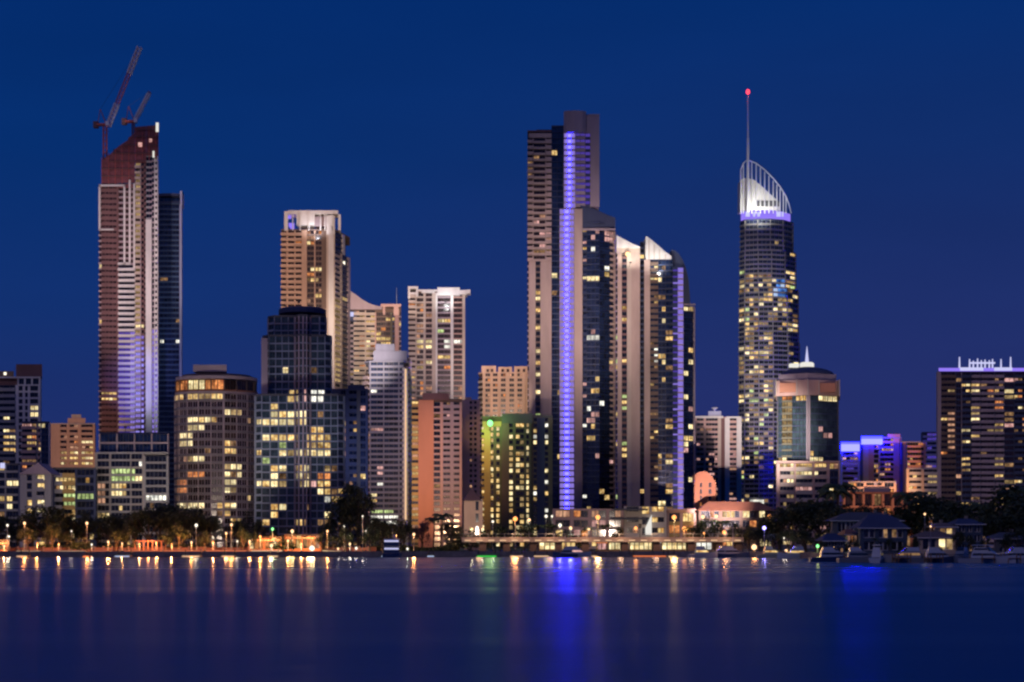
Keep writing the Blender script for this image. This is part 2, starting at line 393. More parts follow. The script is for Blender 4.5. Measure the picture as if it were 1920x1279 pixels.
o = mesh_obj('ground', v, [tuple(range(len(v)))], 'grass'); tag(o, kind='structure')
# sea wall in stone courses: long coping blocks and face
b = Bag()
for (x0, y0), (x1, y1) in zip(SHORE[:-1], SHORE[1:]):
    b.prism([(x0, y0 - .35), (x1, y1 - .35), (x1, y1 + .02), (x0, y0 + .02)], -1, GZ + .25)
tag(b.build('sea_wall', 'stone'), 'low stone retaining wall along the far water edge', 'wall')
b = Bag(); b.prism([(-700, 484), (P(1400, 484)[0], 484), (P(1400, 492)[0], 492), (-700, 492)], GZ + .004, GZ + .03); tag(b.build('promenade', 'paving'), kind='structure')
b = Bag(); b.prism([(-900, 505), (P(1420, 505)[0], 505), (P(1420, 519)[0], 519), (-900, 519)], GZ + .004, GZ + .03); tag(b.build('road', 'asphalt'), kind='structure')

# ------------------------------------------------------------------ flood lights and lamps
def flood(px, D, z, tpx, tpy, tD, E, col, cone, label, base_z=None, mat='lamp_warm', blend=.9, bracket=None):
    x, y = P(px, D); tx, ty = P(tpx, tD); tz = Z(tpy, tD)
    bz = base_z if base_z is not None else GZ
    if bracket: bz = z
    r = empty('floodlight', (x, y, bz), label, 'floodlight', 'floodlights that wash the towers')
    if bracket: Bag().bar((x, y + .3, z), (x, bracket, z - 1), .12, 6).build('bracket', 'dark_metal', r)
    else: Bag().bar((x, y, bz), (x, y, z - .4), .12, 6).build('post', 'dark_metal', r)
    Bag().box(x - .5, x + .5, y - .3, y + .3, z - .4, z + .25).build('housing', 'dark_metal', r)
    Bag().box(x - .42, x + .42, y + .3, y + .34, z - .3, z + .2).build('lens', mat, r)
    d = math.dist((x, y, z), (tx, ty, tz))
    l = bpy.data.lights.new('bulb', 'SPOT'); l.energy = E * 4 * math.pi * d * d; l.color = col; l.spot_size = R(cone); l.spot_blend = blend; l.shadow_soft_size = .5
    o = bpy.data.objects.new('bulb', l); C.objects.link(o); o.parent = r; o.location = (0, .5, z - bz)
    o.rotation_euler = Vector((tx - x, ty - y - .5, tz - z)).to_track_quat('-Z', 'Y').to_euler()
WARM, PINK, ORNG, COOL, PURP = (1, .78, .62), (1, .74, .70), (1, .55, .30), (.85, .88, 1), (.35, .25, 1)

def street_lamp(px, py, D, label, col='lamp_warm', lc=(1, .62, .28), W=900, arm=0, r=.32, name='street_lamp', group='street lamps along the water', light=True, bz=None):
    x, y = P(px, D); z = Z(py, D); bz = GZ if bz is None else bz
    root = empty(name, (x, y, bz), label, 'street lamp', group)
    b = Bag().bar((x + arm, y, bz), (x + arm, y, z - (.3 if arm == 0 else -.4)), .11, 6, .07)
    if arm: b.bar((x + arm, y, z + .35), (x, y, z + .25), .05, 4)
    b.build('post', 'steel', root)
    Bag().lathe((x + arm, y), [(.3, bz), (.3, bz + .3), (.14, bz + .45)], 8).build('base', 'dark_metal', root)
    Bag().lathe((x, y), [(.1, z - r), (r * .8, z - r * .6), (r, z), (r * .75, z + r * .6), (.1, z + r)], 10).build('lamp_globe', col, root, True)
    Bag().lathe((x, y), [(r * .9, z + r + .01), (.1, z + r + .2)], 8).build('lamp_cap', 'dark_metal', root)
    if light:
        l = bpy.data.lights.new('bulb', 'POINT'); l.energy = W; l.color = lc; l.shadow_soft_size = r
        o = bpy.data.objects.new('bulb', l); C.objects.link(o); o.parent = root; o.location = (x - root.location.x, -r - .12, z - bz)
    return root
# ------------------------------------------------------------------ the towers, left to right
GR = 'tower blocks of the skyline'
# 1 far-left dark tower
D = 800
b = Bld('apartment_tower', 'dark apartment tower with white framed top storey at the left edge of the skyline', 'tower', 30, D, GR)
wl = [(60, 758, 75, 778, 'bright'), (0, 805, 30, 850, 'warm')]
lt = LT(.06, rects=wl)
b.core([(-45, D), (76, D)], GZ, Z(709, D), 24, 'maroon', roof='white')
b.facade((-45, D), (33, D), GZ, Z(722, D), 3.0, [('B', 38, 3, {'m': 'grey', 'bal': True}), ('B', 36, 3, {'m': 'grey'}), ('P', 4)], lt, wall='white')
b.facade((33, D), (76, D), GZ, Z(724, D), 3.0, [('P', 2), ('G', 7, 1), ('P', 4), ('G', 5, 1), ('P', 4), ('G', 14, 2), ('P', 4)], lt, wall='white')
b.facade((33, D), (76, D), Z(723.5, D), Z(710, D), 4, [('P', 2), ('W', 10, 1, {'sh': .2}), ('P', 3), ('W', 10, 1, {'sh': .2}), ('P', 3), ('W', 11, 1, {'sh': .2}), ('P', 3)], None, wall='white')
b.pbox('plant_room', 30, 79, D + 4, D + 20, 683, 706, 'maroon'); b.pbox('plant_room', -10, 26, D + 4, D + 20, 696, 707, 'brown')
b.pbox('roof_light', 7, 12, D + .2, D + 1, 698, 703, 'lamp_white')
b.finish()
D = 770
b = Bld('apartment_block', 'low block with pink floor bands joined to the right of the dark left-edge tower', 'apartment block', 66, D, GR)
lt = LT(.1, rects=[(44, 795, 60, 805, 'pinklit'), (68, 793, 88, 806, 'bright'), (46, 820, 62, 845, 'warm')])
b.core([(40, D), (93, D)], GZ, Z(793, D), 14, 'slate')
b.facade((40, D), (76, D), GZ, Z(794, D), 2.7, [('B', 28, 3, {'m': 'pink'}), ('P', 3), ('B', 5, 1, {'m': 'pink'})], lt, wall='grey')
b.facade((76, D), (93, D), GZ, Z(794, D), 2.7, [('P', 1.5), ('G', 14, 2, {'m': 'slate'}), ('P', 1.5)], LT(.02, dark='dark_blue'), wall='white')
b.finish()
# 2 orange block
D = 930
b = Bld('apartment_block', 'peach lit block with a small roof room just left of the unfinished skyscraper', 'apartment block', 135, D, GR)
lt = LT(.3, ('warm', 'bright', 'orange', 'peachlit'), (3, 1, 3, 4), rects=[(100, 845, 178, 880, 'warm')])
b.core([(93, D), (178, D)], GZ, Z(796, D), 18, 'peach', roof='cream')
b.facade((93, D), (178, D), GZ, Z(796, D), 2.9, [('P', 20, 1, {'m': 'peach'}), ('B', 12, 2, {'m': 'peach'}), ('P', 5), ('B', 16, 2, {'m': 'peach'}), ('P', 6), ('B', 22, 3, {'m': 'peach'}), ('P', 4)], lt, wall='peach')
b.pbox('plant_room', 127, 160, D + 2, D + 12, 784, 796, 'peach'); b.pbox('plant_room', 134, 152, D + 3, D + 10, 777, 784.2, 'cream')
b.finish()
# 3 low houses at left
D = 640
b = Bld('apartment_block', 'low dark block with a bright white corner light at the far left behind the trees', 'apartment block', 15, D, 'low buildings behind the left bank')
b.core([(-40, D), (38, D)], GZ, Z(872, D), 14, 'dark_grey'); b.facade((-40, D), (38, D), GZ, Z(872, D), 3.0, [('P', 3), ('B', 22, 2, {'m': 'dark_grey'}), ('P', 2), ('W', 20, 2, {'m': 'grey'}), ('P', 3), ('W', 22, 2, {'m': 'grey'}), ('P', 3)], LT(.15, rects=[(5, 935, 25, 948, 'bright')]), wall='grey')
b.pbox('roof_light', 0, 9, D - 1.2, D - .6, 868, 878, 'crown_cool'); b.finish()
D = 625
b = Bld('gabled_house', 'pale grey gabled town house behind the left trees', 'house', 70, D, 'low buildings behind the left bank')
b.core([(38, D), (96, D)], GZ, Z(890, D), 12, 'grey'); b.facade((38, D), (96, D), GZ, Z(890, D), 3.2, [('P', 12), ('W', 9, 1, {'m': 'grey'}), ('P', 8), ('B', 14, 1, {'m': 'grey'}), ('P', 12)], LT(.2, rects=[(55, 930, 85, 950, 'warm')]), wall='grey')
x0, x1, xm = P(36, D)[0], P(98, D)[0], P(72, D)[0]
v = [(x0, D - .6, Z(889, D)), (x1, D - .6, Z(889, D)), (xm, D - .6, Z(868, D)), (x0, D + 13, Z(889, D)), (x1, D + 13, Z(889, D)), (xm, D + 13, Z(868, D))]
bg_ = Bag(); bg_.v = v; bg_.f = [(0, 1, 2), (3, 5, 4), (1, 4, 5, 2), (0, 2, 5, 3), (0, 3, 4, 1)]; b.part('gable_roof', bg_, 'mauve'); b.finish()
D = 650
b = Bld('apartment_block', 'four storey block with yellow lit balconies and a green glow behind the left trees', 'apartment block', 140, D, 'low buildings behind the left bank')
b.core([(99, D), (180, D)], GZ, Z(880, D), 14, 'dark_grey')
b.facade((99, D), (180, D), GZ, Z(880, D), 3.1, [('P', 4), ('B', 14, 2, {'m': 'grey'}), ('B', 22, 3, {'m': 'ochre'}), ('P', 3), ('W', 30, 4, {'m': 'slate'}), ('P', 4)], LT(.05, rects=[(112, 890, 141, 925, 'warm'), (101, 893, 110, 925, 'bright'), (140, 930, 180, 945, 'greenish'), (120, 930, 140, 960, 'greenish')]), wall='slate')
b.finish()
D = 660
b = Bld('terrace_block', 'grey stone fronted office block with brightly lit stairwell windows below the unfinished skyscraper', 'office block', 246, D, 'low buildings behind the left bank')
rr = [(205, 871, 253, 899, 'greenish'), (205, 899, 234, 927, 'bright'), (217, 857, 245, 869, 'greenish'), (257, 858, 271, 872, 'whitelit'), (253, 885, 266, 911, 'bright'), (274, 920, 313, 940, 'whitelit'), (178, 900, 200, 945, 'peachlit'), (182, 953, 208, 968, 'warm')]
b.core([(178, D), (316, D)], GZ, Z(851, D), 16, 'grey')
b.facade((178, D), (270, D), GZ, Z(851, D), 2.9, [('P', 4), ('W', 20, 3), ('P', 3), ('W', 32, 5, {'m': 'grey'}), ('P', 2), ('W', 18, 3), ('P', 3)], LT(.04, rects=rr), wall='concrete')
b.facade((270, D), (316, D), GZ, Z(855, D), 2.9, [('P', 3), ('W', 38, 5), ('P', 4)], LT(.02, rects=rr), wall='grey')
b.facade((186, D + 4), (316, D + 4), Z(850, D), Z(812, D), 3.6, [('P', 2), ('G', 30, 2, {'sh': .16}), ('P', 2), ('G', 30, 3, {'sh': .16}), ('P', 2), ('G', 30, 2, {'sh': .16}), ('P', 2), ('G', 28, 2, {'sh': .16}), ('P', 2)], LT(.03, ('pinklit',), (1,), dark='dark_blue'), wall='mauve')
b.core([(188, D + 5.5), (314, D + 5.5)], Z(850, D), Z(812.5, D), 10, 'slate')
b.finish()
# 4 unfinished skyscraper
D = 920
b = Bld('unfinished_skyscraper', 'tallest left tower, unfinished, with red netted sloping top, striped floors and purple lit lower storeys', 'skyscraper', 242, D, GR)
def soul_lt(px, py, fl, bay, r):
    if py > 618: return 'led_dim' if r.random() < .85 else 'led_purple'
    return 'dark'
ltn = LT(.01)
b.core([(186, D), (222, D)], GZ, Z(350, D), 26, 'maroon'); 
b.facade((185, D), (222, D), GZ, Z(349, D), 3.0, [('B', 5, 1, {'m': 'mauve', 'proud': .5, 'bal': False}), ('W', 13, 2, {'m': 'maroon', 'sh': .55, 'frame': 'maroon'}), ('W', 14, 2, {'m': 'maroon', 'sh': .5, 'frame': 'maroon'}), ('P', 3, 1, {'m': 'maroon'})], LT(.004, rects=[(190, 541, 216, 548, 'warm'), (190, 736, 222, 754, 'warm'), (200, 605, 210, 611, 'pinklit')], dark='dark_warm'), wall='mauve')
b.core([(222, D + .1), (253, D + .1)], GZ, Z(345, D), 26, 'slate', inset=2.1)
def st(px, py, fl, bay, r):
    return 'warm' if 604 < py < 612 else ('led_purple' if py > 618 and px > 240 else 'led_dim' if py > 618 else 'dark')
b.facade((222, D), (253, D), GZ, Z(497, D), 3.0, [('B', 31, 3, {'m': 'white', 'sh': .44, 'bal': False, 'proud': 1.0})], st, wall='white')
b.facade((222, D + .5), (253, D + .5), Z(496, D), Z(350, D), 3.0, [('B', 31, 3, {'m': 'mauve', 'sh': .3, 'bal': False, 'proud': .1, 'frame': 'maroon'})], LT(.0, dark='dark_warm'), wall='mauve')
b.facade((253, D + 1), (270, D + 1), GZ, Z(304, D), 3.0, [('B', 10, 1, {'m': 'cream', 'sh': .42, 'bal': False}), ('P', 1.5, 1, {'m': 'mauve'}), ('W', 5.5, 1, {'m': 'maroon', 'sh': .4})],
         lambda px, py, fl, bay, r: ('led_soft' if r.random() < .6 else 'led_purple') if py > 622 else ('bright' if 603 < py < 613 else ('gold' if px < 264 and r.random() < .8 else 'dark_warm')), wall='cream')
b.core([(253, D + 1), (295, D + 1)], GZ, Z(292, D), 26, 'maroon', inset=2.0)
b.facade((270, D + 1), (274, D + 1), GZ, Z(290, D), 3.0, [('W', 1, 1, {'m': 'maroon', 'sh': .5})], LT(0, dark='dark_warm'))
b.facade((274, D + .6), (285, D + .6), GZ, Z(412, D), 400, [('P', 1, 1, {'m': 'white', 'proud': 1.2})])
b.facade((274, D + 1), (285, D + 1), Z(411.5, D), Z(283, D), 3.0, [('W', 5, 1, {'m': 'grey', 'sh': .35}), ('W', 5, 1, {'m': 'mauve', 'sh': .35})], LT(0))
b.facade((285, D + 1), (296, D + 1), GZ, Z(292, D), 3.0, [('W', 4, 1, {'m': 'mauve', 'sh': .3}), ('P', 1.3, 1, {'m': 'white'}), ('B', 4, 1, {'m': 'white', 'sh': .5, 'bal': False, 'proud': .6}), ('P', 1.2, 1, {'m': 'white'})],
         lambda px, py, fl, bay, r: 'led_purple' if py > 618 else 'dark', wall='white')
for i, (p0, p1, t0, t1, bt) in enumerate([(190, 204, 300, 290, 348), (204, 222, 291, 274, 349), (222, 240, 274, 262, 352), (240, 253, 258, 250, 352), (253, 274, 238, 236, 305), (274, 297, 236, 234, 292)]):
    x0, x1 = P(p0, D)[0] + .03, P(p1, D)[0] - .03
    b.part('safety_screen', Bag().prism([(x0, D + .3), (x1, D + .3), (x1 if p0 < 240 else x1 - 1.6, D + 7), (x0, D + 7)], Z(bt, D) + .1, 0, [Z(t0, D), Z(t1, D), Z(t1, D), Z(t0, D)]), 'net_red')
for k in range(9):     # scaffold poles and edge beams over the netting
    px = 191 + k * 12.7; t = 300 - (px - 190) * .62
    b.part('scaffold_pole', Bag().bar((P(px, D)[0], D - .3, Z(352 if px < 250 else 300, D)), (P(px, D)[0], D - .3, Z(t - 4, D)), .16, 4), 'crane_red')
for y0, p0, p1 in ((330, 190, 250), (316, 190, 252), (302, 204, 274), (287, 212, 296), (272, 230, 297), (256, 250, 298), (243, 256, 298)):
    b.part('scaffold_beam', Bag().box(P(p0, D)[0], P(p1, D)[0], D - .55, D - .2, Z(y0 + 1, D), Z(y0 - .4, D)), 'maroon')
for q in ((186, 236, 347, 350.5), (186, 189.5, 348, 432), (232.5, 236, 348, 497), (186, 214, 430, 432.5), (222, 246, 493, 497), (242.5, 246, 338, 495), (222, 253, 504, 508), (251, 254, 345, 508)):
    b.part('facade_frame', Bag().box(P(q[0], D)[0], P(q[1], D)[0], D - 1.5, D - .9, Z(q[3], D), Z(q[2], D)), 'white')
for q in ((293, 298, 231, 248), (280.5, 285.5, 261, 267), (260, 267, 268, 276), (287, 290, 284, 296), (232, 236, 428, 433)):
    b.part('work_light', Bag().box(P(q[0], D)[0], P(q[1], D)[0], D - 1.2, D - .7, Z(q[3], D), Z(q[2], D)), 'crown_white' if q[0] > 285 else 'pinklit')
b.finish()
def crane(mx, base, top, jib0, jib1, D, label, lit_segs, w=2.2):
    x, y = P(mx, D); r = empty('tower_crane', (x, y, Z(base, D)), label, 'crane', 'luffing cranes on the unfinished skyscraper')
    Bag().lattice((x, y, Z(base, D)), (x, y, Z(top, D)), w * .8, .22, 10).build('mast', 'crane_red', r)
    zt = Z(top, D)
    Bag().box(x - 4.5, x + 2, y - 1.4, y + 1.4, zt, zt + 1.1).build('slewing_platform', 'crane_red', r)
    Bag().box(x - 6.2, x - 3.6, y - 1.3, y + 1.3, zt - 1.2, zt + 2.2).build('counterweight', 'maroon', r)
    Bag().box(x + .8, x + 2.6, y - 2.6, y - 1.45, zt - .4, zt + 2.0).build('cab', 'white_metal', r)
    ap = (x - 2.6, y, zt + 9)
    Bag().bar((x + .6, y - 1, zt + 1.1), ap, .2).bar((x + .6, y + 1, zt + 1.1), ap, .2).bar((x - 4, y, zt + 1.1), ap, .2).build('a_frame', 'crane_red', r)
    a, e = Vector((P(jib0[0], D)[0], y, Z(jib0[1], D))), Vector((P(jib1[0], D)[0], y, Z(jib1[1], D)))
    jb = Bag(); jb.lattice(a, e, w * .8, .18, 22); j = jb.build('jib', 'crane_red', r)
    for t0, t1 in lit_segs:  # pale stretches: white stripes with lamplight put into the colour
        s = Bag(); s.lattice(a.lerp(e, t0), a.lerp(e, t1), w * .95, .36, max(4, int(22 * (t1 - t0)))); o = s.build('jib_section', 'white_metal', r); o['label'] = 'pale jib section, stripe and lamplight in its colour'
    Bag().bar(ap, e, .07, 3).build('pendant_cable', 'dark_metal', r)
crane(197, 346, 236, (203, 236), (262, 88), 926, 'large crane with red and white raised jib left on the unfinished skyscraper', ((.0, .28), (.66, 1.0)))
crane(250, 262, 230, (252, 228), (281, 172), 938, 'smaller luffing crane with short pale jib at the top of the unfinished skyscraper', ((.1, .95),), 1.5)
# 5 tower behind
D = 1080
b = Bld('apartment_tower', 'slim blue grey tower with one bright vertical edge right behind the unfinished skyscraper', 'tower', 316, D, GR)
rr = [(298, 545, 303, 553, 'whitelit'), (298, 590, 303, 599, 'whitelit'), (297, 637, 310, 644, 'whitelit'), (331, 637, 338, 645, 'whitelit'), (297, 750, 303, 757, 'whitelit')]
b.core([(286, D), (341, D)], GZ, Z(380, D), 26, 'slate')
b.facade((286, D), (341, D), GZ, Z(384, D), 3.3, [('P', 6), ('W', 42, 6, {'m': 'bluestone', 'sh': .3}), ('P', 4, 1, {'m': 'blue_white', 'proud': .8})], LT(.004, ('dim',), (1,), rects=rr, dark='dark_blue'), wall='bluestone')
b.facade((286, D), (337, D), Z(383, D), Z(370, D), 6, [('P', 6), ('G', 42, 3, {'m': 'bluestone', 'sh': .15})], LT(0, dark='dark_blue'), wall='bluestone')
b.part('roof_canopy', Bag().prism([P(292, D), P(302, D - 2), P(320, D - 3), P(334, D - 2), P(338, D), P(338, D + 20), P(292, D + 20)], Z(369, D), Z(364, D)), 'slate')
b.pbox('edge_fin', 337.5, 341.5, D - 1.3, D + 12, 358, 384, 'blue_white'); b.finish()
# 7 round building
D = 680; cx, cy = P(392, D); rad = 80 / F * D; cy += rad
b = Bld('round_apartment_block', 'round fronted apartment block with orange lit penthouse floor and thin pale window grid', 'apartment block', 392, D, GR)
rr = [(352, 711, 388, 728, 'bright'), (312, 708, 420, 729, 'orange'), (355, 729, 416, 744, 'warm'), (317, 744, 340, 759, 'warm'), (414, 759, 454, 774, 'bright'), (353, 774, 412, 789, 'bright'), (353, 789, 381, 803, 'bright'), (440, 789, 453, 802, 'warm'),
      (334, 816, 360, 833, 'bright'), (414, 831, 444, 849, 'bright'), (353, 859, 381, 874, 'bright'), (344, 848, 353, 873, 'peachlit'), (421, 874, 452, 892, 'bright'), (352, 876, 388, 891, 'orange'), (331, 891, 356, 921, 'orange'), (414, 904, 438, 921, 'bright'), (332, 934, 381, 950, 'bright'), (411, 934, 438, 950, 'warm'), (411, 961, 431, 977, 'bright'), (436, 970, 455, 980, 'warm')]
arc = [(math.radians(a)) for a in range(180, 361, 18)]
def apx(a, rr_=None):
    q = rr_ or rad; x, y = cx + q * math.cos(a), cy + q * .8 * math.sin(a) - .0; return (960 + F * x / y, y)
pts = [apx(a) for a in arc]
b.core(pts, GZ, Z(735, D), 8, 'slate', inset=2.3, roof='mauve')
for i in range(10):
    n = 2
    b.facade(pts[i], pts[i + 1], GZ, Z(736, D), 3.1, [('P', .35, 1, {'m': 'mauve', 'proud': .3}), ('G', 7, n, {'m': 'band_grey', 'sh': .24, 'proud': .3})] + ([('P', .7, 1, {'m': 'mauve', 'proud': .4})] if i == 5 else []), LT(.03, ('dim', 'warm', 'greenish'), (4, 1, 1), rects=rr, dark='dark_warm'), wall='slate', frame='mauve')
ps = [apx(a, rad * .98) for a in arc]
for i in range(10):
    b.facade(ps[i], ps[i + 1], Z(731, D), Z(710, D), 4.4, [('P', .4, 1, {'m': 'brown', 'proud': .2}), ('G', 7, 2, {'m': 'orange' and 'terracotta', 'sh': .12})], LT(.0, rects=rr, dark='dark_warm'), wall='brown')
b.core(ps, Z(734, D), Z(708, D), 8, 'brown', inset=1.9, roof='mauve', rt=1.3)
pr = [apx(a, rad * .82) for a in arc]
Bag().prism([P(*q) for q in pr] + [(P(*pr[-1])[0], cy + 8), (P(*pr[0])[0], cy + 8)], Z(708, D) + 1.35, Z(697, D)).build('upper_roof', 'brown', b.root)
b.pbox('plant_room', 362, 425, cy - 8, cy + 4, 684, 697, 'mauve')
b.finish()
# 8 slim slab
D = 800
b = Bld('apartment_slab', 'very narrow pale slab squeezed between the round block and the tiered glass tower', 'apartment block', 480, D, GR)
b.core([(471, D), (490, D)], GZ, Z(742, D), 20, 'mauve'); b.facade((471, D), (490, D), GZ, Z(742, D), 3, [('W', 5, 1, {'m': 'mauve', 'sh': .4}), ('P', 12, 1), ('P', 2, 1, {'m': 'brown'})], LT(.1, ('peachlit',), (1,)), wall='pink'); b.finish()
# 9 tiered glass tower
D = 620
b = Bld('tiered_glass_tower', 'dark teal glass tower stepping in twice at the top, with many lit lower floors', 'tower', 562, D, GR)
rr = [(526, 686, 538, 699, 'bright'), (580, 684, 602, 701, 'bright'), (536, 731, 551, 749, 'warm'), (554, 731, 563, 748, 'bright'), (567, 731, 576, 748, 'pinklit'), (580, 731, 608, 749, 'whitelit'), (506, 760, 528, 776, 'warm'), (506, 776, 551, 792, 'bright'), (554, 776, 576, 792, 'bright'), (585, 777, 592, 790, 'dim'),
      (484, 791, 502, 801, 'bright'), (536, 793, 550, 803, 'dim'), (583, 794, 605, 819, 'warm'), (494, 819, 563, 834, 'warm'), (576, 819, 624, 835, 'warm'), (517, 835, 624, 850, 'bright'), (586, 865, 634, 876, 'warm'), (505, 877, 533, 893, 'bright'), (556, 877, 586, 893, 'bright'), (602, 877, 625, 892, 'bright'), (600, 892, 625, 907, 'orange'),
      (483, 906, 536, 921, 'bright'), (560, 906, 582, 921, 'bright'), (585, 906, 600, 921, 'pinklit'), (600, 906, 625, 922, 'warm'), (602, 935, 625, 950, 'whitelit'), (626, 920, 649, 945, 'warm'), (509, 948, 531, 961, 'warm'), (503, 964, 530, 973, 'warm'), (602, 962, 625, 977, 'bright'), (553, 976, 578, 988, 'warm')]
lt = LT(.03, ('dim', 'greenish', 'warm'), (5, 1, 1), rects=rr, dark='dark_teal')
lt2 = LT(.0, rects=rr, dark='dark_teal')
fh = 14.6 / F * D
def tier(px0, px1, y0, y1, DD, sc_=1):
    c1, c2 = 553, 582
    z0, z1 = Z(y1, D) if y1 else GZ, Z(y0, D)
    pt = [(px0, DD + 3), (px0 + 12, DD), (c1, DD), (c1 + 6, DD - 2.2), (c2 - 6, DD - 2.2), (c2, DD), (px1 - 12, DD), (px1, DD + 3)]
    b.core(pt, z0, z1, 18, 'slate', inset=2.2, roof='dark_grey')
    L = lt if y1 is None else lt2
    b.facade(pt[0], pt[1], z0, z1, fh, [('P', 2), ('G', 10, 1)], L, wall='teal_frame')
    n = max(1, round((c1 - px0 - 12) / 14))
    b.facade(pt[1], pt[2], z0, z1, fh, [x for i in range(n) for x in (('P', 1.3, 1, {'proud': .35}), ('G', 13, 1, {'sh': .16}))], L, wall='teal_frame')
    b.facade(pt[2], pt[3], z0, z1, fh, [('P', 2, 1, {'m': 'mauve', 'proud': .4}), ('G', 5, 1, {'sh': .16})], L, wall='teal_frame')
    b.facade(pt[3], pt[4], z0, z1, fh, [('P', 3, 1, {'m': 'mauve', 'proud': .5}), ('G', 5, 1, {'sh': .16}), ('P', 3.2, 1, {'m': 'mauve', 'proud': .6}), ('G', 4, 1, {'sh': .16}), ('P', 2, 1, {'m': 'mauve', 'proud': .5})], L, wall='teal_frame')
    b.facade(pt[4], pt[5], z0, z1, fh, [('G', 5, 1, {'sh': .16}), ('P', 2, 1, {'m': 'mauve', 'proud': .4})], L, wall='teal_frame')
    n = max(1, round((px1 - 12 - c2) / 12.5))
    b.facade(pt[5], pt[6], z0, z1, fh, [x for i in range(n) for x in (('G', 12, 1, {'sh': .16}), ('P', 1.3, 1, {'proud': .35}))], L, wall='teal_frame')
    b.facade(pt[6], pt[7], z0, z1, fh, [('G', 10, 1), ('P', 2)], L, wall='teal_frame')
tier(478, 646, 742, None, 620); tier(492, 622, 626, 741.9, 628); tier(502, 612, 585, 625.9, 634)
b.pbox('side_fin', 490, 502, 625, 632, 634, 742, 'mauve')
b.part('roof_drum', Bag().lathe((P(562, 640)[0], 648), [(9, Z(585, 640)), (9, Z(577, 640)), (8, Z(574, 640))], 20), 'slate')
b.finish()
# 10 peach tower with white crown
D = 980
b = Bld('apartment_tower', 'tall peach balconied tower with white floodlit roof crown behind the tiered glass tower', 'tower', 590, D, GR)
rr = [(580, 498, 607, 509, 'bright'), (578, 522, 600, 533, 'warm'), (565, 452, 583, 460, 'bright'), (566, 430, 585, 447, 'peachlit')]
lt = LT(.10, ('peachlit', 'orange', 'warm'), (6, 3, 1), rects=rr, dark='dark_warm')
b.core([(527, D), (628, D), (656, D + 26)], GZ, Z(432, D), 24, 'brown', inset=2.4)
b.facade((527, D), (612, D), GZ, Z(432, D), 3.05, [('B', 10, 1, {'m': 'peach', 'proud': 1.4}), ('P', 3), ('B', 12, 2, {'m': 'peach'}), ('P', 2), ('B', 12, 1, {'m': 'peach'}), ('P', 10), ('G', 14, 2, {'m': 'brown'}), ('P', 2), ('G', 12, 2, {'m': 'brown'}), ('P', 9, 1, {'m': 'brown'})], lt, wall='peach')
b.facade((612, D), (628, D), GZ, Z(425, D), 3.05, [('P', 4), ('P', 9, 1, {'m': 'white', 'proud': 1.2}), ('P', 2, 1, {'m': 'cream'})], lt, wall='cream')
b.facade((628, D), (656, D + 26), GZ, Z(470, D), 3.05, [('W', 9, 1, {'m': 'cream', 'sh': .4}), ('P', 2.5, 1, {'m': 'cream'}), ('W', 9, 1, {'m': 'slate'}), ('P', 4, 1, {'m': 'mauve'})], LT(.02, ('gold', 'peachlit'), (3, 1), rects=[(626, 560, 637, 720, 'gold')]), wall='mauve')
b.facade((628, D), (646, D + 17), Z(469.5, D), Z(432, D), 3.05, [('W', 8, 1, {'m': 'slate'}), ('P', 3, 1, {'m': 'white'})], LT(0))
for q in ((533, 540, 396, 432, 'white'), (634, 639, 402, 432, 'white'), (612, 628, 404, 440, 'white'), (540, 634, 394.5, 401, 'white'), (556, 590, 401.2, 422, 'white'), (590, 612, 406, 424, 'mauve'), (541, 552, 418, 424, 'crown_purple')):
    b.pbox('crown_panel', q[0], q[1], D - .4 + (2 if q[4] == 'mauve' else 0), D + 12, q[2], q[3], q[4])
for px in (548, 562, 578, 600, 608, 622):
    b.pbox('crown_post', px, px + 2, D - 1.2, D - .5, 400, 432, 'white')
b.pbox('crown_light', 538, 546, D + 4, D + 5, 404, 410, 'crown_purple'); b.pbox('roof_light', 642, 647, D + 15, D + 16, 490, 496, 'lamp_white')
b.finish()
# 11
D = 1010
b = Bld('stepped_apartment_block', 'yellow lit balcony tower with a curved sloping roof just right of the peach tower', 'tower', 700, D, GR)
lt = LT(.5, ('gold', 'peachlit', 'warm', 'orange'), (6, 4, 2, 2), rects=[(682, 640, 697, 655, 'bright'), (640, 645, 650, 655, 'pinklit')])
b.core([(637, D), (663, D)], GZ, Z(604, D), 20, 'mauve')
b.facade((637, D - 3), (663, D - 3), GZ, Z(604, D), 3.0, [('W', 9, 1, {'m': 'pink', 'sh': .4}), ('P', 7, 1, {'m': 'white', 'proud': 1.0}), ('W', 8, 1, {'m': 'mauve', 'sh': .4})], LT(.12, ('pinklit', 'peachlit', 'gold'), (1, 1, 1)), wall='white')
b.pbox('roof_light', 650, 663, D - 3.4, D - 2, 585, 593, 'crown_cool'); b.pbox('plant_room', 648, 668, D, D + 10, 584, 605, 'slate')
b.core([(663, D), (752, D)], GZ, Z(581, D), 22, 'brown')
b.facade((663, D), (703, D), GZ, Z(582, D), 2.9, [('B', 10, 1, {'m': 'cream', 'sh': .36}), ('B', 10, 1, {'m': 'cream', 'sh': .36}), ('P', 2), ('B', 16, 2, {'m': 'cream'})], lt, wall='cream')
b.facade((703, D), (752, D), GZ, Z(586, D), 2.9, [('P', 2), ('G', 26, 3, {'m': 'brown'}), ('P', 3, 1, {'m': 'olive'}), ('G', 5, 1, {'m': 'slate'}), ('P', 7, 1, {'m': 'pink'}), ('W', 4, 1, {'m': 'mauve'})], LT(.10, ('orange', 'warm'), (2, 2), rects=[(706, 622, 716, 640, 'warm')], dark='dark_warm'), wall='pink')
x = [P(p, D)[0] for p in (656, 668, 680, 692, 704, 716)]; zt = [Z(q, D) for q in (545, 553, 562, 569, 573, 575)]
bb = Bag()
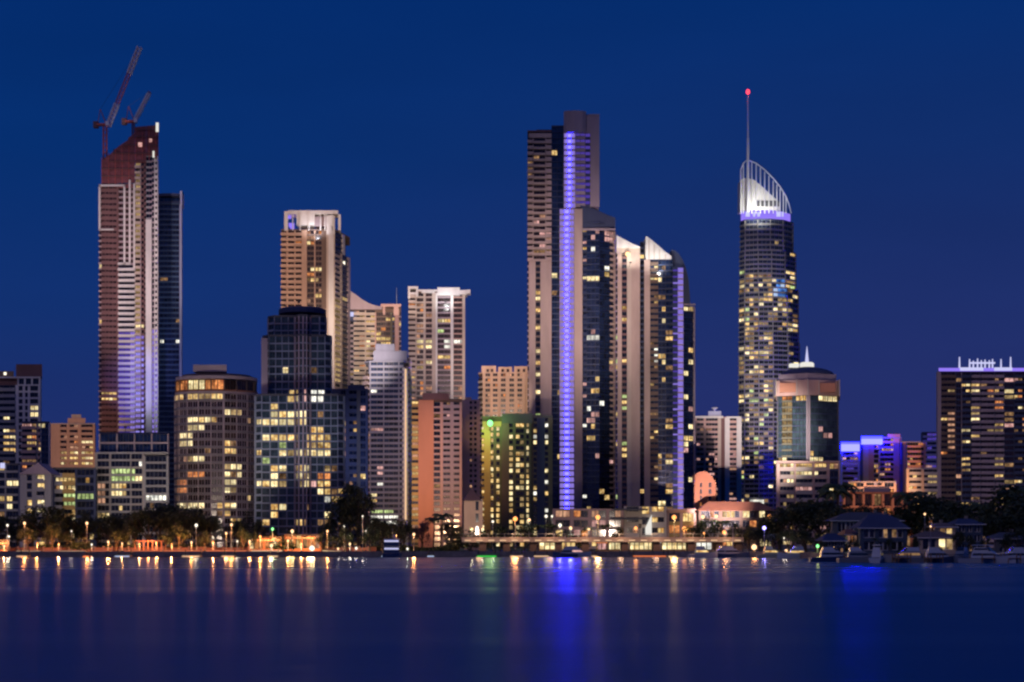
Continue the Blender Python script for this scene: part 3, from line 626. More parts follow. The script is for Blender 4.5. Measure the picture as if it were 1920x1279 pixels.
for i in range(5): bb.prism([(x[i], D - .5), (x[i + 1], D - .5), (x[i + 1], D + 14), (x[i], D + 14)], Z(580.5, D), 0, [zt[i], zt[i + 1], zt[i + 1], zt[i]])
b.part('curved_roof', bb, 'mauve')
b.pbox('roof_frame', 714, 752, D - .8, D + 14, 570, 575, 'pink'); b.pbox('roof_frame', 718, 722, D - .8, D + 1, 575.2, 590, 'pink'); b.pbox('roof_frame', 738, 748, D - .8, D + 1, 575.2, 592, 'pink')
b.part('antenna', Bag().bar((P(743, D)[0], D + 3, Z(572, D)), (P(743, D)[0], D + 3, Z(538, D)), .25, 5, .1), 'steel')
b.finish()
# 12 dark blue block
D = 700
b = Bld('dark_apartment_block', 'dark navy block with a few lit rooms right of the tiered glass tower', 'apartment block', 660, D, GR)
rr = [(642, 783, 655, 796, 'bright'), (641, 808, 655, 828, 'pinklit'), (632, 828, 648, 850, 'dim'), (642, 846, 652, 860, 'pinklit'), (625, 866, 640, 876, 'warm'), (645, 895, 660, 915, 'peachlit'), (635, 905, 650, 930, 'dim')]
b.core([(622, D), (690, D)], GZ, Z(732, D), 20, 'slate')
b.facade((622, D), (690, D), GZ, Z(732, D), 3.1, [('P', 16), ('G', 9, 1), ('P', 6), ('B', 14, 2, {'m': 'slate'}), ('P', 6, 1, {'m': 'dark_grey'}), ('G', 10, 1), ('P', 4)], LT(.07, ('dim', 'pinklit', 'warm'), (4, 1, 1), rects=rr, dark='dark_blue'), wall='slate')
b.pbox('plant_room', 652, 684, D + 3, D + 12, 722, 732, 'slate'); b.finish()
# 13 blue white office tower
D = 850
b = Bld('banded_office_tower', 'bluish white office tower with close horizontal bands and one bright vertical strip on its right', 'tower', 727, D, GR)
rr = [(688, 727, 705, 739, 'whitelit'), (690, 755, 707, 762, 'pinklit'), (692, 776, 713, 784, 'whitelit'), (690, 768, 725, 774, 'warm'), (690, 802, 720, 807, 'pinklit'), (696, 672, 712, 679, 'whitelit'), (696, 928, 708, 940, 'bright'), (692, 953, 740, 962, 'greenish'), (692, 964, 745, 984, 'whitelit'), (702, 839, 708, 846, 'whitelit')]
b.core([(683, D + 5), (693, D), (757, D), (771, D + 8)], GZ, Z(679, D), 24, 'dusk_blue')
b.facade((683, D + 5), (693, D), GZ, Z(700, D), 2.72, [('B', 10, 1, {'m': 'mauve', 'sh': .35})], LT(.3, ('peachlit', 'dim', 'pinklit'), (2, 3, 1)))
b.facade((693, D), (757, D), GZ, Z(679, D), 2.72, [('P', 2), ('G', 23, 2, {'sh': .38}), ('P', 1.5), ('G', 26, 3, {'sh': .38}), ('P', 2), ('G', 8, 1, {'sh': .42})], LT(.012, ('pinklit', 'whitelit'), (1, 1), rects=rr, dark='dark_blue'), wall='dusk_blue')
b.facade((757, D), (763, D + 3), GZ, Z(690, D), 3, [('P', 1, 1, {'m': 'white', 'proud': .6})])
b.pbox('light_strip', 759, 762.2, D - .2, D + .2, 692, 975, 'strip_warm')
b.facade((763, D + 3), (771, D + 8), GZ, Z(668, D), 2.72, [('B', 6, 1, {'m': 'mauve'}), ('P', 2, 1, {'m': 'mauve'})], LT(.1, ('dim',), (1,)))
b.pbox('plant_room', 700, 764, D + 3, D + 18, 658, 678.6, 'dusk_blue'); b.pbox('plant_room', 704, 740, D + 4, D + 16, 645, 658, 'dusk_blue'); b.finish()
# 14
D = 1000
b = Bld('apartment_tower', 'tall cream tower with bright white wing shaped roof canopy at the centre of the skyline', 'tower', 820, D, GR)
rr = [(822, 598, 842, 610, 'bright'), (780, 639, 795, 650, 'warm'), (798, 639, 812, 650, 'bright'), (831, 639, 845, 650, 'whitelit'), (853, 639, 864, 650, 'whitelit'), (800, 672, 816, 682, 'bright'), (824, 612, 832, 622, 'greenish')]
lt = LT(.22, ('peachlit', 'orange', 'warm', 'gold'), (6, 2, 1, 3), rects=rr, dark='dark_warm')
b.core([(766, D), (872, D)], GZ, Z(549, D), 26, 'brown', inset=2.0)
b.facade((766, D), (817, D), GZ, Z(549, D), 3.05, [('B', 13, 1, {'m': 'cream', 'proud': 1.3}), ('P', 2), ('B', 13, 2, {'m': 'cream', 'bal': False}), ('P', 4), ('B', 12, 1, {'m': 'beige', 'bal': False}), ('P', 7)], lt, wall='cream')
b.facade((817, D), (872, D), GZ, Z(549, D), 3.05, [('P', 3, 1, {'m': 'white'}), ('G', 24, 2, {'m': 'mauve'}), ('P', 5, 1, {'m': 'white', 'proud': .8}), ('B', 16, 2, {'m': 'pink', 'bal': False, 'sh': .22}), ('P', 5, 1, {'m': 'cream'})], LT(.06, ('peachlit', 'warm', 'orange'), (3, 1, 1), rects=rr, dark='dark_warm'), wall='pink')
for q in ((765, 784, 537, 541), (765, 769, 541.2, 560), (780, 784, 541.2, 556), (769, 780, 548, 552), (820, 862, 539, 554), (784, 820, 543, 546), (790, 815, 546.2, 549), (862, 876, 544, 552)):
    b.pbox('crown_panel', q[0], q[1], D - 1.6, D + 12, q[2], q[3], 'white')
x0, x1 = P(868, D)[0], P(882, D)[0]
b.part('canopy_wing', Bag().prism([(x0, D - 2.4), (x1, D - 2.4), (x1, D + 6), (x0, D + 6)], Z(551, D), 0, [Z(545, D), Z(544, D), Z(544, D), Z(545, D)]), 'white'); b.finish()
# 15
D = 800
b = Bld('salmon_walled_block', 'apartment block with a plain orange lit end wall and dark flat roof at the centre', 'apartment block', 822, D, GR)
b.core([(772, D), (866, D)], GZ, Z(752, D), 20, 'brown', inset=2.0)
b.facade((772, D), (786, D), GZ, Z(752, D), 2.75, [('B', 12, 1, {'m': 'ochre'}), ('P', 1.5)], LT(.6, ('gold', 'peachlit', 'warm'), (3, 3, 1)), wall='salmon')
b.facade((786, D - .6), (813, D - .6), GZ, Z(750, D), 3, [('P', 1, 1, {'m': 'salmon'})])
b.facade((813, D), (866, D), GZ, Z(754, D), 2.75, [('B', 12, 1, {'m': 'pink', 'bal': False}), ('P', 5), ('B', 13, 2, {'m': 'mauve'}), ('P', 6, 1, {'m': 'mauve'}), ('B', 11, 1, {'m': 'mauve'}), ('P', 4)], LT(.05, ('dim', 'pinklit', 'gold'), (3, 1, 1), rects=[(835, 770, 843, 785, 'pinklit')]), wall='pink')
b.pbox('roof_slab', 792, 842, D - 1.6, D + 14, 737, 750, 'maroon'); b.pbox('plant_room', 786, 866, D + 1.5, D + 16, 748, 754, 'brown'); b.finish()
# 16
D = 900
b = Bld('apartment_block', 'narrow pink block with columns of small dark windows left of the green beacon', 'apartment block', 881, D, GR)
b.core([(865, D), (900, D)], GZ, Z(752, D), 16, 'pink'); b.facade((865, D), (900, D), GZ, Z(752, D), 2.8, [('P', 15), ('W', 5, 1, {'sh': .45}), ('P', 3), ('W', 5, 1, {'sh': .45}), ('P', 6)], LT(.05, ('peachlit',), (1,)), wall='pink')
b.pbox('plant_room', 872, 884, D + 2, D + 8, 745, 752, 'pink'); b.finish()
D = 640
b = Bld('pavilion', 'small cream building with a dark pyramid roof behind the left end of the bridge', 'building', 888, D, 'low buildings behind the bridge')
b.core([(870, D), (905, D)], GZ, Z(940, D), 10, 'cream'); b.facade((870, D), (905, D), GZ, Z(940, D), 4.6, [('P', 21), ('W', 6, 1, {'sh': .25}), ('P', 7)], LT(0), wall='peach')
x0, x1, xm = P(868, D)[0], P(903, D)[0], P(884, D)[0]
bg_ = Bag(); bg_.v = [(x0, D - .8, Z(939, D)), (x1, D - .8, Z(939, D)), (x1, D + 11, Z(939, D)), (x0, D + 11, Z(939, D)), (xm, D + 5, Z(914, D))]; bg_.f = [(0, 1, 4), (1, 2, 4), (2, 3, 4), (3, 0, 4), (3, 2, 1, 0)]
b.part('pyramid_roof', bg_, 'maroon'); b.finish()
# 17
D = 960
b = Bld('apartment_tower', 'peach tower with a grid of small dark windows and notched top behind the green beacon', 'tower', 941, D, GR)
lt = LT(.08, ('peachlit', 'orange'), (2, 1), dark='dark_warm')
b.core([(897, D + 4), (905, D), (995, D)], GZ, Z(700, D), 20, 'peach')
b.facade((897, D + 4), (905, D), GZ, Z(708, D), 2.9, [('W', 1, 2, {'m': 'cream', 'sh': .4})], lt)
b.facade((905, D), (985, D), GZ, Z(700, D), 2.9, [('P', 5), ('W', 9, 2, {'sh': .4}), ('P', 5), ('W', 9, 2, {'sh': .4}), ('P', 6), ('W', 9, 2, {'sh': .4}), ('P', 7), ('W', 9, 2, {'sh': .4}), ('P', 6), ('W', 9, 2, {'sh': .4}), ('P', 6)], lt, wall='peach')
for q in ((903, 930, 686, 700), (934, 960, 688, 700), (964, 996, 687, 700)): b.pbox('parapet', q[0], q[1], D + .3, D + 14, q[2], q[3], 'peach')
for px in (912, 920, 940, 950, 970, 980): b.pbox('roof_window', px, px + 5, D + .1, D + .29, 692, 698, 'dark_warm')
b.finish()
# 18
D = 850
b = Bld('olive_apartment_block', 'dark olive block with yellow left side, rows of lit rooms and a green beacon', 'apartment block', 970, D, GR)
lt = LT(.45, ('bright', 'warm', 'greenish', 'pinklit'), (3, 4, 1, 1), dark='dark', run=.1)
lt3 = LT(.5, ('bright', 'warm'), (2, 3), dark='dark', run=.1)
b.core([(903, D), (1036, D)], GZ, Z(783, D), 22, 'olive', inset=2.0)
b.facade((903, D), (941, D), GZ, Z(800, D), 2.85, [('B', 5, 1, {'m': 'ochre'}), ('P', 12, 1, {'m': 'ochre'}), ('W', 6, 1), ('P', 5), ('W', 7, 1), ('P', 4)], lt3, wall='olive')
b.facade((941, D - 1.5), (996, D - 1.5), GZ, Z(794, D), 2.85, [('P', 9, 1, {'m': 'brown'}), ('P', 4, 1, {'m': 'brown'}), ('W', 7, 1), ('P', 5), ('W', 15, 2), ('P', 4), ('W', 5, 1), ('P', 4)], LT(.6, ('bright', 'warm', 'gold'), (3, 5, 2), run=.1), wall='olive')
b.facade((996, D), (1036, D), GZ, Z(783, D), 2.85, [('P', 4), ('W', 7, 1), ('P', 15, 1, {'m': 'slate'}), ('W', 7, 1), ('P', 8)], LT(.4, ('whitelit', 'warm', 'bright'), (3, 2, 1), run=.1), wall='olive')
b.pbox('parapet', 941, 998, D - 1.7, D + 14, 775, 794, 'dark_grey'); b.pbox('parapet', 998, 1036, D - .3, D + 14, 778, 783.5, 'dark_grey'); b.pbox('parapet', 905, 940, D + .2, D + 8, 790, 800, 'ochre')
x, y = P(919, D - 5)
o = b.part('green_beacon', Bag().lathe((x, y), [(.3, Z(801, D)), (1.1, Z(799, D)), (1.5, Z(795, D)), (1.1, Z(791, D)), (.3, Z(789, D))], 12), 'lamp_green')
b.part('beacon_bracket', Bag().bar((x, y, Z(803, D)), (x, D - .3, Z(808, D)), .2), 'dark_metal')
l = bpy.data.lights.new('bulb', 'POINT'); l.energy = 8000; l.color = (.45, 1, .3); l.shadow_soft_size = 2.2; lo = bpy.data.objects.new('bulb', l); C.objects.link(lo); lo.parent = b.root; lo.location = (x - b.off[0], y - 3.2 - b.off[1], Z(796, D) - b.off[2])
b.finish()
# 19 tallest centre tower
D = 920
b = Bld('tall_twin_tower', 'tallest centre tower with full height purple light strip between balcony grid and navy glass', 'skyscraper', 1065, D, GR)
fhh = 11.05 / F * D
rr = [(1002, 545, 1014, 560, 'bright'), (1002, 572, 1014, 590, 'bright'), (1002, 612, 1014, 624, 'warm'), (1002, 654, 1014, 666, 'bright'), (1002, 697, 1014, 708, 'bright'), (1002, 730, 1014, 742, 'warm'), (1002, 775, 1014, 790, 'greenish')]
b.core([(989, D), (1034, D)], GZ, Z(247, D), 28, 'maroon', inset=2.2)
b.facade((989, D), (1034, D), Z(490, D), Z(258, D), fhh, [('B', 9, 1, {'m': 'beige', 'proud': 1.6}), ('P', 1.5), ('B', 20, 2, {'m': 'beige', 'bal': False, 'sh': .36}), ('P', 1.5), ('B', 9, 1, {'m': 'beige', 'sh': .4})], LT(.16, ('dim', 'pinklit', 'peachlit'), (4, 2, 2), rects=[(1000, 484, 1020, 492, 'orange')], dark='dark_warm'), wall='beige')
b.facade((989, D), (1034, D), GZ, Z(490.1, D), fhh, [('B', 2.5, 1, {'m': 'mauve', 'bal': False}), ('P', 12), ('W', 9, 1, {'m': 'brown', 'sh': .3}), ('P', 20)], LT(.05, ('warm', 'pinklit'), (2, 1), rects=rr), wall='beige')
b.pbox('parapet', 992, 1034, D - .4, D + 4, 250, 258, 'beige'); b.pbox('plant_room', 1006, 1034, D + 1, D + 14, 243, 250, 'slate')
b.core([(1034, D + 2), (1057, D + 2)], GZ, Z(236, D), 24, 'slate', inset=2.2)
b.facade((1034, D + 2), (1057, D + 2), GZ, Z(236, D), fhh, [('G', 21, 2, {'m': 'navy_metal', 'sh': .12}), ('P', 1, 1, {'m': 'slate'})], LT(.015, ('warm',), (1,), rects=[(1036, 508, 1048, 520, 'bright'), (1030, 545, 1040, 560, 'dim'), (1044, 735, 1056, 745, 'warm'), (1040, 852, 1056, 861, 'warm'), (1040, 885, 1050, 890, 'dim')], dark='dark_blue'), wall='slate')
def led_strip(px0, px1, y0, y1, D, fh, hot=True, kind='led_purple', bd=None):
    n = round((Z(y0, D) - Z(y1, D)) / fh); fh = (Z(y0, D) - Z(y1, D)) / n; x0, x1 = P(px0, D)[0], P(px1, D)[0]; w = x1 - x0; bd = bd or b
    for k in range(n):
        z = Z(y1, D) + k * fh
        bd.put('led_panel', t_box('led_panel', 0, w, 0, .3, 0, fh * .74, kind), (x0, D, z + fh * .24), 0, w)
        bd.put('strip_fin', t_box('strip_fin', -.1, w + .1, -.5, .3, 0, fh * .23, 'mauve'), (x0, D, z), 0, w)
        if hot: bd.put('light_tube', t_box('light_tube', w * .36, w * .62, -.12, -.02, 0, fh * .46, 'led_purple_hot'), (x0, D, z + fh * .38), 0, w * .3, 4)
b.core([(1057, D + 1), (1124, D + 1)], GZ, Z(216, D), 26, 'mauve', inset=1.2)
led_strip(1058, 1078, 250, 392, D - 1.2, fhh); led_strip(1050, 1076, 392.5, 962, D - 3, fhh)
b.pbox('strip_backing', 1049, 1077, D - 2.6, D + .5, 391, 985, 'mauve'); b.pbox('strip_backing', 1057, 1079, D - .85, D + .9, 248, 391, 'mauve')
b.part('rounded_top', Bag().prism([P(1057, D - 1), P(1062, D - 2.5), P(1078, D - 3.4), P(1092, D - 2.5), P(1099, D - 1), P(1099, D + 24), P(1057, D + 24)], Z(250, D), Z(210, D)), 'mauve')
b.facade((1079, D), (1124, D), Z(388, D), Z(250, D), fhh, [('W', 17, 2, {'m': 'mauve', 'sh': .55, 'proud': .5}), ('W', 9, 1, {'m': 'slate', 'sh': .4}), ('P', 16, 1, {'m': 'mauve'})], LT(.0, dark='led_dim'), wall='mauve')
b.pbox('wall_panel', 1099.5, 1124, D - .3, D + 20, 217, 250, 'mauve'); b.pbox('roof_fin', 1106, 1124, D - .5, D + 3, 214, 217, 'mauve')
b.facade((1077.5, D - 2), (1092, D - 2), GZ, Z(393, D), 3, [('P', 1, 1, {'m': 'beige'})])
A0, A1, A2 = (1092, D - 1), (1124, D - 2), (1154, D + 4)
b.core([A0, A1, A2], GZ, Z(420, D), 26, 'slate', inset=2.2)
lts = LT(.075, ('whitelit', 'warm', 'pinklit'), (2, 3, 1), rects=[(1091, 462, 1102, 475, 'warm'), (1091, 478, 1102, 492, 'pinklit'), (1091, 522, 1120, 530, 'bright'), (1130, 436, 1150, 452, 'pinklit')], dark='dark_blue')
b.facade(A0, A1, GZ, Z(430, D), fhh, [('B', 8, 1, {'m': 'navy', 'sh': .2}), ('G', 24, 3, {'m': 'navy_metal', 'sh': .13})], lts, wall='slate')
b.facade(A1, A2, GZ, Z(432, D), fhh, [('G', 18, 2, {'m': 'navy_metal', 'sh': .13}), ('B', 8, 1, {'m': 'beige', 'proud': .5, 'sh': .35, 'bal': False}), ('P', 2, 1, {'m': 'beige'})], lts, wall='slate')
x = [P(p, D)[0] for p in (1088, 1100, 1112, 1124, 1138, 1154)]; zt = [Z(q, D) for q in (386, 388, 391, 396, 402, 408)]
bb = Bag()
for i in range(5): bb.prism([(x[i], D - 1 + i * .4), (x[i + 1], D - 1 + i * .4), (x[i + 1], D + 22), (x[i], D + 22)], Z(430, D), 0, [zt[i], zt[i + 1], zt[i + 1], zt[i]])
b.part('sloped_crown', bb, 'slate'); b.pbox('crown_band', 1092, 1154, D - 2.4, D - 1.6, 428, 432, 'mauve'); b.finish()
# 20
D = 900
b = Bld('curved_shoulder_tower', 'beige piered tower with two white slanted crowns, purple strip and a rounded right shoulder', 'skyscraper', 1228, D, GR)
fhh = 11.05 / F * D
b.core([(1157, D), (1200, D)], GZ, Z(478, D), 26, 'brown', inset=2.2)
rr = [(1166, 576, 1177, 584, 'warm'), (1166, 596, 1177, 604, 'warm'), (1166, 735, 1177, 750, 'greenish'), (1166, 770, 1177, 776, 'warm'), (1166, 840, 1177, 848, 'warm')]
b.facade((1155, D), (1200, D), GZ, Z(474, D), fhh, [('B', 3, 1, {'m': 'mauve', 'bal': False}), ('P', 8), ('W', 10, 1, {'m': 'maroon', 'sh': .35}), ('P', 8, 1, {'m': 'cream', 'proud': .6}), ('P', 17, 1, {'m': 'beige'})], LT(.10, ('warm', 'greenish'), (2, 1), rects=rr), wall='beige')
def wedge(bd, name, pxs, ys, ybot, D, dd, mat, y2=None):
    x = [P(p, D)[0] for p in pxs]; zt = [Z(q, D) for q in ys]; q = Bag()
    for i in range(len(x) - 1): q.prism([(x[i], D), (x[i + 1], D), (x[i + 1], D + dd), (x[i], D + dd)], Z(ybot, D), 0, [zt[i], zt[i + 1], zt[i + 1], zt[i]])
    bd.part(name, q, mat)
wedge(b, 'slanted_crown', (1156, 1170, 1186, 1200), (441, 449, 457, 463), 465, D - .5, 14, 'white')
b.pbox('crown_wall', 1156, 1200, D + .3, D + 18, 465.3, 476, 'cream')
x, y = P(1177, D - 2); b.part('crown_lamp', Bag().lathe((x, y), [(.3, Z(482, D)), (1.1, Z(480, D)), (1.3, Z(477, D)), (.8, Z(474, D)), (.2, Z(473, D))], 10), 'lamp_warm')
b.core([(1200, D + 6), (1208, D + 6)], GZ, Z(452, D), 20, 'slate', inset=.4); 
b.facade((1200, D + 5), (1208, D + 5), GZ, Z(452, D), fhh, [('G', 1, 1, {'m': 'slate'})], LT(.02, ('warm',), (1,), dark='dark'))
b.core([(1208, D), (1262, D - 1), (1303, D + 8)], GZ, Z(575, D), 26, 'slate', inset=2.3)
b.core([(1208, D + .5), (1262, D - .5)], Z(575, D), Z(487, D), 24, 'slate', inset=2.3)
lts = LT(.10, ('bright', 'warm', 'dim'), (2, 3, 3), rects=[(1212, 522, 1242, 531, 'bright'), (1225, 551, 1232, 570, 'bright'), (1230, 650, 1236, 680, 'whitelit')], dark='dark_blue')
b.facade((1208, D), (1262, D - 1), GZ, Z(487, D), fhh, [('P', 11), ('B', 15, 2, {'m': 'brown', 'sh': .3}), ('G', 14, 2, {'m': 'navy_metal', 'sh': .15}), ('B', 14, 1, {'m': 'navy', 'sh': .2, 'bal': False})], lts, wall='beige')
wedge(b, 'slanted_crown', (1211, 1222, 1234, 1246, 1259), (442, 450, 460, 471, 480), 486, D - .8, 14, 'white')
for px in (1216, 1226, 1236, 1247): b.pbox('crown_post', px, px + 1.5, D - 1.5, D - .85, 446 + (px - 1211) * .85, 486, 'cream')
wedge(b, 'curved_shoulder', (1259, 1266, 1273, 1280, 1286, 1291, 1294), (468, 470, 476, 487, 502, 525, 560), 575, D + 1.8, 22, 'slate')
led_strip(1271, 1281, 502, 962, D - 3, fhh, False, bd=b); b.pbox('strip_backing', 1262, 1282, D - 2.6, D + 1.5, 500, 985, 'navy')
n = 39; x0, x1 = P(1261, D)[0], P(1270.5, D)[0]
for k in range(n):
    z = Z(962, D) + (k + .3) * (Z(502, D) - Z(962, D)) / n
    b.put('light_fin', t_box('light_fin', 0, x1 - x0, -.5, 0, 0, .8, 'led_dim' if k % 4 else 'led_purple'), (x0, D - 2.7, z), 0, x1 - x0)
b.facade((1282, D + 2), (1303, D + 7), GZ, Z(572, D), fhh, [('G', 17, 2, {'m': 'navy_metal', 'sh': .14}), ('P', 2.5, 1, {'m': 'mauve'})], LT(.09, ('bright', 'warm', 'pinklit'), (2, 2, 1), rects=[(1286, 576, 1302, 584, 'bright')], dark='dark_blue'), wall='slate')
b.pbox('roof_beam', 1282, 1304, D + 1, D + 3, 569.5, 572, 'mauve'); b.finish()
# 21 podium
D = 740
b = Bld('podium', 'brightly lit low shopping podium with canopies at the foot of the two purple striped towers', 'building', 1190, D, 'low buildings behind the bridge')
rr = [(1090, 975, 1320, 1012, 'warm')]
b.core([(1036, D), (1305, D)], GZ, Z(957, D), 40, 'pink', roof='pink')
b.facade((1036, D), (1170, D), GZ, Z(957, D), 4.6, [('P', 5), ('G', 24, 2, {'m': 'pink'}), ('P', 6), ('G', 24, 2, {'m': 'pink'}), ('P', 6), ('G', 24, 2, {'m': 'cream'}), ('P', 5), ('G', 20, 2, {'m': 'cream'}), ('P', 5)], LT(.55, ('orange', 'peachlit', 'warm', 'pinklit'), (3, 4, 2, 2)), wall='pink')
b.facade((1170, D - 4), (1250, D - 4), GZ, Z(950, D), 4.8, [('P', 4), ('B', 20, 2, {'m': 'cream'}), ('P', 5), ('G', 12, 1, {'m': 'cream'}), ('P', 4), ('B', 20, 2, {'m': 'cream'}), ('P', 4)], LT(.6, ('whitelit', 'warm', 'pinklit', 'peachlit'), (1, 3, 2, 3)), wall='cream')
b.facade((1250, D), (1305, D), GZ, Z(962, D), 4.6, [('P', 4), ('G', 20, 2, {'m': 'ochre'}), ('P', 5), ('G', 20, 2, {'m': 'ochre'}), ('P', 4)], LT(.5, ('orange', 'warm'), (2, 2)), wall='pink')
b.pbox('canopy', 1150, 1215, D - 9, D - 4.3, 954, 957, 'dark_grey'); b.pbox('canopy', 1148, 1212, D - 9, D - 4.3, 971, 974, 'dark_grey')
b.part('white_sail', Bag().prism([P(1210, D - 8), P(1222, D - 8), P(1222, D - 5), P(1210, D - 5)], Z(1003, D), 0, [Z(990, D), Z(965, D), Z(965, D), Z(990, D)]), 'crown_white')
b.finish()
# 22
D = 1020
b = Bld('apartment_tower', 'pale pink tower with two white lit fins just left of the spired skyscraper', 'tower', 1346, D, GR)
lt = LT(.10, ('pinklit', 'peachlit'), (1, 2))
b.core([(1303, D), (1390, D)], GZ, Z(784, D), 20, 'pink')
b.facade((1303, D), (1352, D), GZ, Z(784, D), 3.0, [('P', 3), ('W', 13, 2, {'sh': .45}), ('P', 4), ('W', 22, 4, {'sh': .45}), ('P', 6, 1, {'m': 'cream'})], lt, wall='pink')
b.facade((1352, D), (1390, D), GZ, Z(784, D), 3.0, [('P', 6, 1, {'m': 'maroon'}), ('P', 8, 1, {'m': 'white', 'proud': 1.2}), ('W', 12, 2, {'sh': .5}), ('P', 8, 1, {'m': 'white', 'proud': 1.0})], lt, wall='pink')
b.pbox('parapet', 1303, 1356, D - .5, D + 12, 780, 784, 'white'); b.pbox('parapet', 1362, 1390, D - 1.4, D + 12, 781, 784, 'white'); b.pbox('plant_room', 1328, 1352, D + 4, D + 12, 771, 780, 'blue_white')
x, y = P(1340, D + 6); b.part('roof_dish', Bag().lathe((x, y), [(.2, Z(771, D)), (.3, Z(767, D)), (2.2, Z(763, D))], 10), 'white_metal'); b.finish()
# 23
D = 800
b = Bld('arched_apartment_block', 'orange lit block with a rounded arched gable right of the rounded shoulder tower', 'apartment block', 1325, D, 'low buildings behind the bridge')
b.core([(1302, D), (1342, D)], GZ, Z(905, D), 14, 'terracotta')
b.facade((1302, D), (1342, D), GZ, Z(905, D), 3.0, [('P', 10), ('W', 4, 1), ('P', 12), ('W', 5, 1), ('P', 8)], LT(.1, ('orange',), (1,)), wall='terracotta')
wedge(b, 'arched_gable', (1303, 1309, 1316, 1323, 1330, 1337, 1342), (890, 886, 884, 884, 888, 896, 905), 905.2, D - .2, 12, 'terracotta'); b.finish()
D = 760
b = Bld('low_roofed_building', 'low red roofed building with lit eaves at the foot of the spired skyscraper', 'building', 1370, D, 'low buildings behind the bridge')
b.core([(1310, D), (1450, D)], GZ, Z(958, D), 14, 'terracotta'); b.facade((1310, D), (1450, D), GZ, Z(958, D), 4.2, [('P', 4), ('W', 30, 4), ('P', 5), ('W', 30, 4), ('P', 5), ('G', 24, 2), ('P', 4), ('G', 20, 2), ('P', 4)], LT(.35, ('orange', 'warm', 'bright'), (2, 2, 1)), wall='brown')
x0, x1 = P(1306, D)[0], P(1454, D)[0]
bg_ = Bag(); zz, zr = Z(957.5, D), Z(940, D); bg_.v = [(x0, D - 1.5, zz), (x1, D - 1.5, zz), (x1, D + 15, zz), (x0, D + 15, zz), (x0 + 6, D + 7, zr), (x1 - 6, D + 7, zr)]; bg_.f = [(0, 1, 5, 4), (1, 2, 5), (2, 3, 4, 5), (3, 0, 4), (3, 2, 1, 0)]
b.part('hip_roof', bg_, 'terracotta'); b.finish()
# 24 spired skyscraper
D = 1180
b = Bld('spired_skyscraper', 'very tall glass skyscraper with white slanting crown and long spire carrying a red beacon', 'skyscraper', 1442, D, GR)
skg = [(1452, 482, 1474, 520, 'dark_blue'), (1452, 520, 1474, 560, 'skygarden')]
def qlt(px, py, fl, bay, r):
    for q in skg:
        if q[0] <= px <= q[2] and q[1] <= py <= q[3]: return q[4] if q[4] != 'skygarden' or r.random() < .7 else 'strip_cool'
    pr = .04 if py < 510 else (.72 if (py < 760 and not (1450 < px < 1478 and 640 < py)) else .38)
    if px > 1450 and py > 620: pr *= .25
    if r.random() < pr * .75: return r.choices(['warm', 'bright', 'dim', 'gold', 'greenish'], [3, 3, 3, 4, 1])[0]
    return 'dark_blue' if py < 560 else 'dark'
def qsec(y0, y1, l0, l1, fl):
    """a storey run: left and right edge at its middle"""
    L_, R_ = l0, l1; w = R_ - L_
    pt = [(L_, D + 10), (L_ + w * .10, D + 3), (L_ + w * .34, D), (L_ + w * .58, D), (L_ + w * .82, D + 4), (R_, D + 14)]
    b.core(pt, Z(y1, D) if y1 < 1030 else GZ, Z(y0, D), 20, 'slate', inset=2.4)
    zz0 = Z(y1, D) if y1 < 1030 else GZ
    for i, (wt, nb) in enumerate(((1, 1), (1, 3), (1, 3), (1, 3), (1, 2))):
        b.facade(pt[i], pt[i + 1], zz0, Z(y0, D), 3.3, [('G', 10, nb, {'sh': .30, 'm': 'concrete', 'proud': .5}), ('P', .6, 1, {'m': 'concrete', 'proud': .5})], qlt, wall='concrete', frame='steel')
for y0, y1, a_, c_ in ((412, 470, 1387.5, 1487), (470, 540, 1386.5, 1492), (540, 640, 1385.5, 1497), (640, 1040, 1385, 1499)): qsec(y0, y1, a_, c_, 0)
def arcp(L_, R_, d0=0): w = R_ - L_; return [P(L_, D + 10 + d0), P(L_ + w * .10, D + 3 + d0), P(L_ + w * .34, D + d0), P(L_ + w * .58, D + d0), P(L_ + w * .82, D + 4 + d0), P(R_, D + 14 + d0), P(R_, D + 34), P(L_, D + 34)]
b.part('light_band', Bag().prism(arcp(1389, 1482, .6), Z(411.8, D), Z(394, D)), 'crown_purple')
for px, w in ((1398, 8), (1412, 4), (1420, 5), (1456, 8), (1466, 3)): b.pbox('band_lamp', px, px + w, D - .6, D - .1, 397, 406, 'crown_cool')
wedge(b, 'crown_wall', (1389, 1396, 1412, 1425, 1438, 1450, 1462), (337, 334, 336, 346, 358, 369, 380), 394, D + 1.5, 16, 'white')
b.pbox('crown_recess', 1418, 1461, D + 1.0, D + 1.45, 376, 387, 'dark_grey')
for k, px in enumerate((1389, 1394, 1402, 1410, 1418, 1426, 1434, 1442, 1450, 1457, 1463, 1469, 1474)):
    top = {0: 312, 1: 305}.get(k, 299 + ((px - 1402) / 72.0) ** 1.35 * 68) if k else 318
    b.part('crown_rib', Bag().bar((P(px, D)[0], D + .6, Z(400, D)), (P(px, D)[0], D + .6, Z(top, D)), .38, 4), 'white_metal')
ed = [(1389, 318), (1394, 306), (1402, 299), (1418, 306), (1434, 318), (1450, 334), (1463, 350), (1474, 368), (1480, 384), (1484, 400)]
bb = Bag()
for i in range(len(ed) - 1): bb.bar((P(ed[i][0], D)[0], D + .6, Z(ed[i][1], D)), (P(ed[i + 1][0], D)[0], D + .6, Z(ed[i + 1][1], D)), .42, 5)
b.part('crown_edge', bb, 'white_metal')
x = P(1402, D)[0]
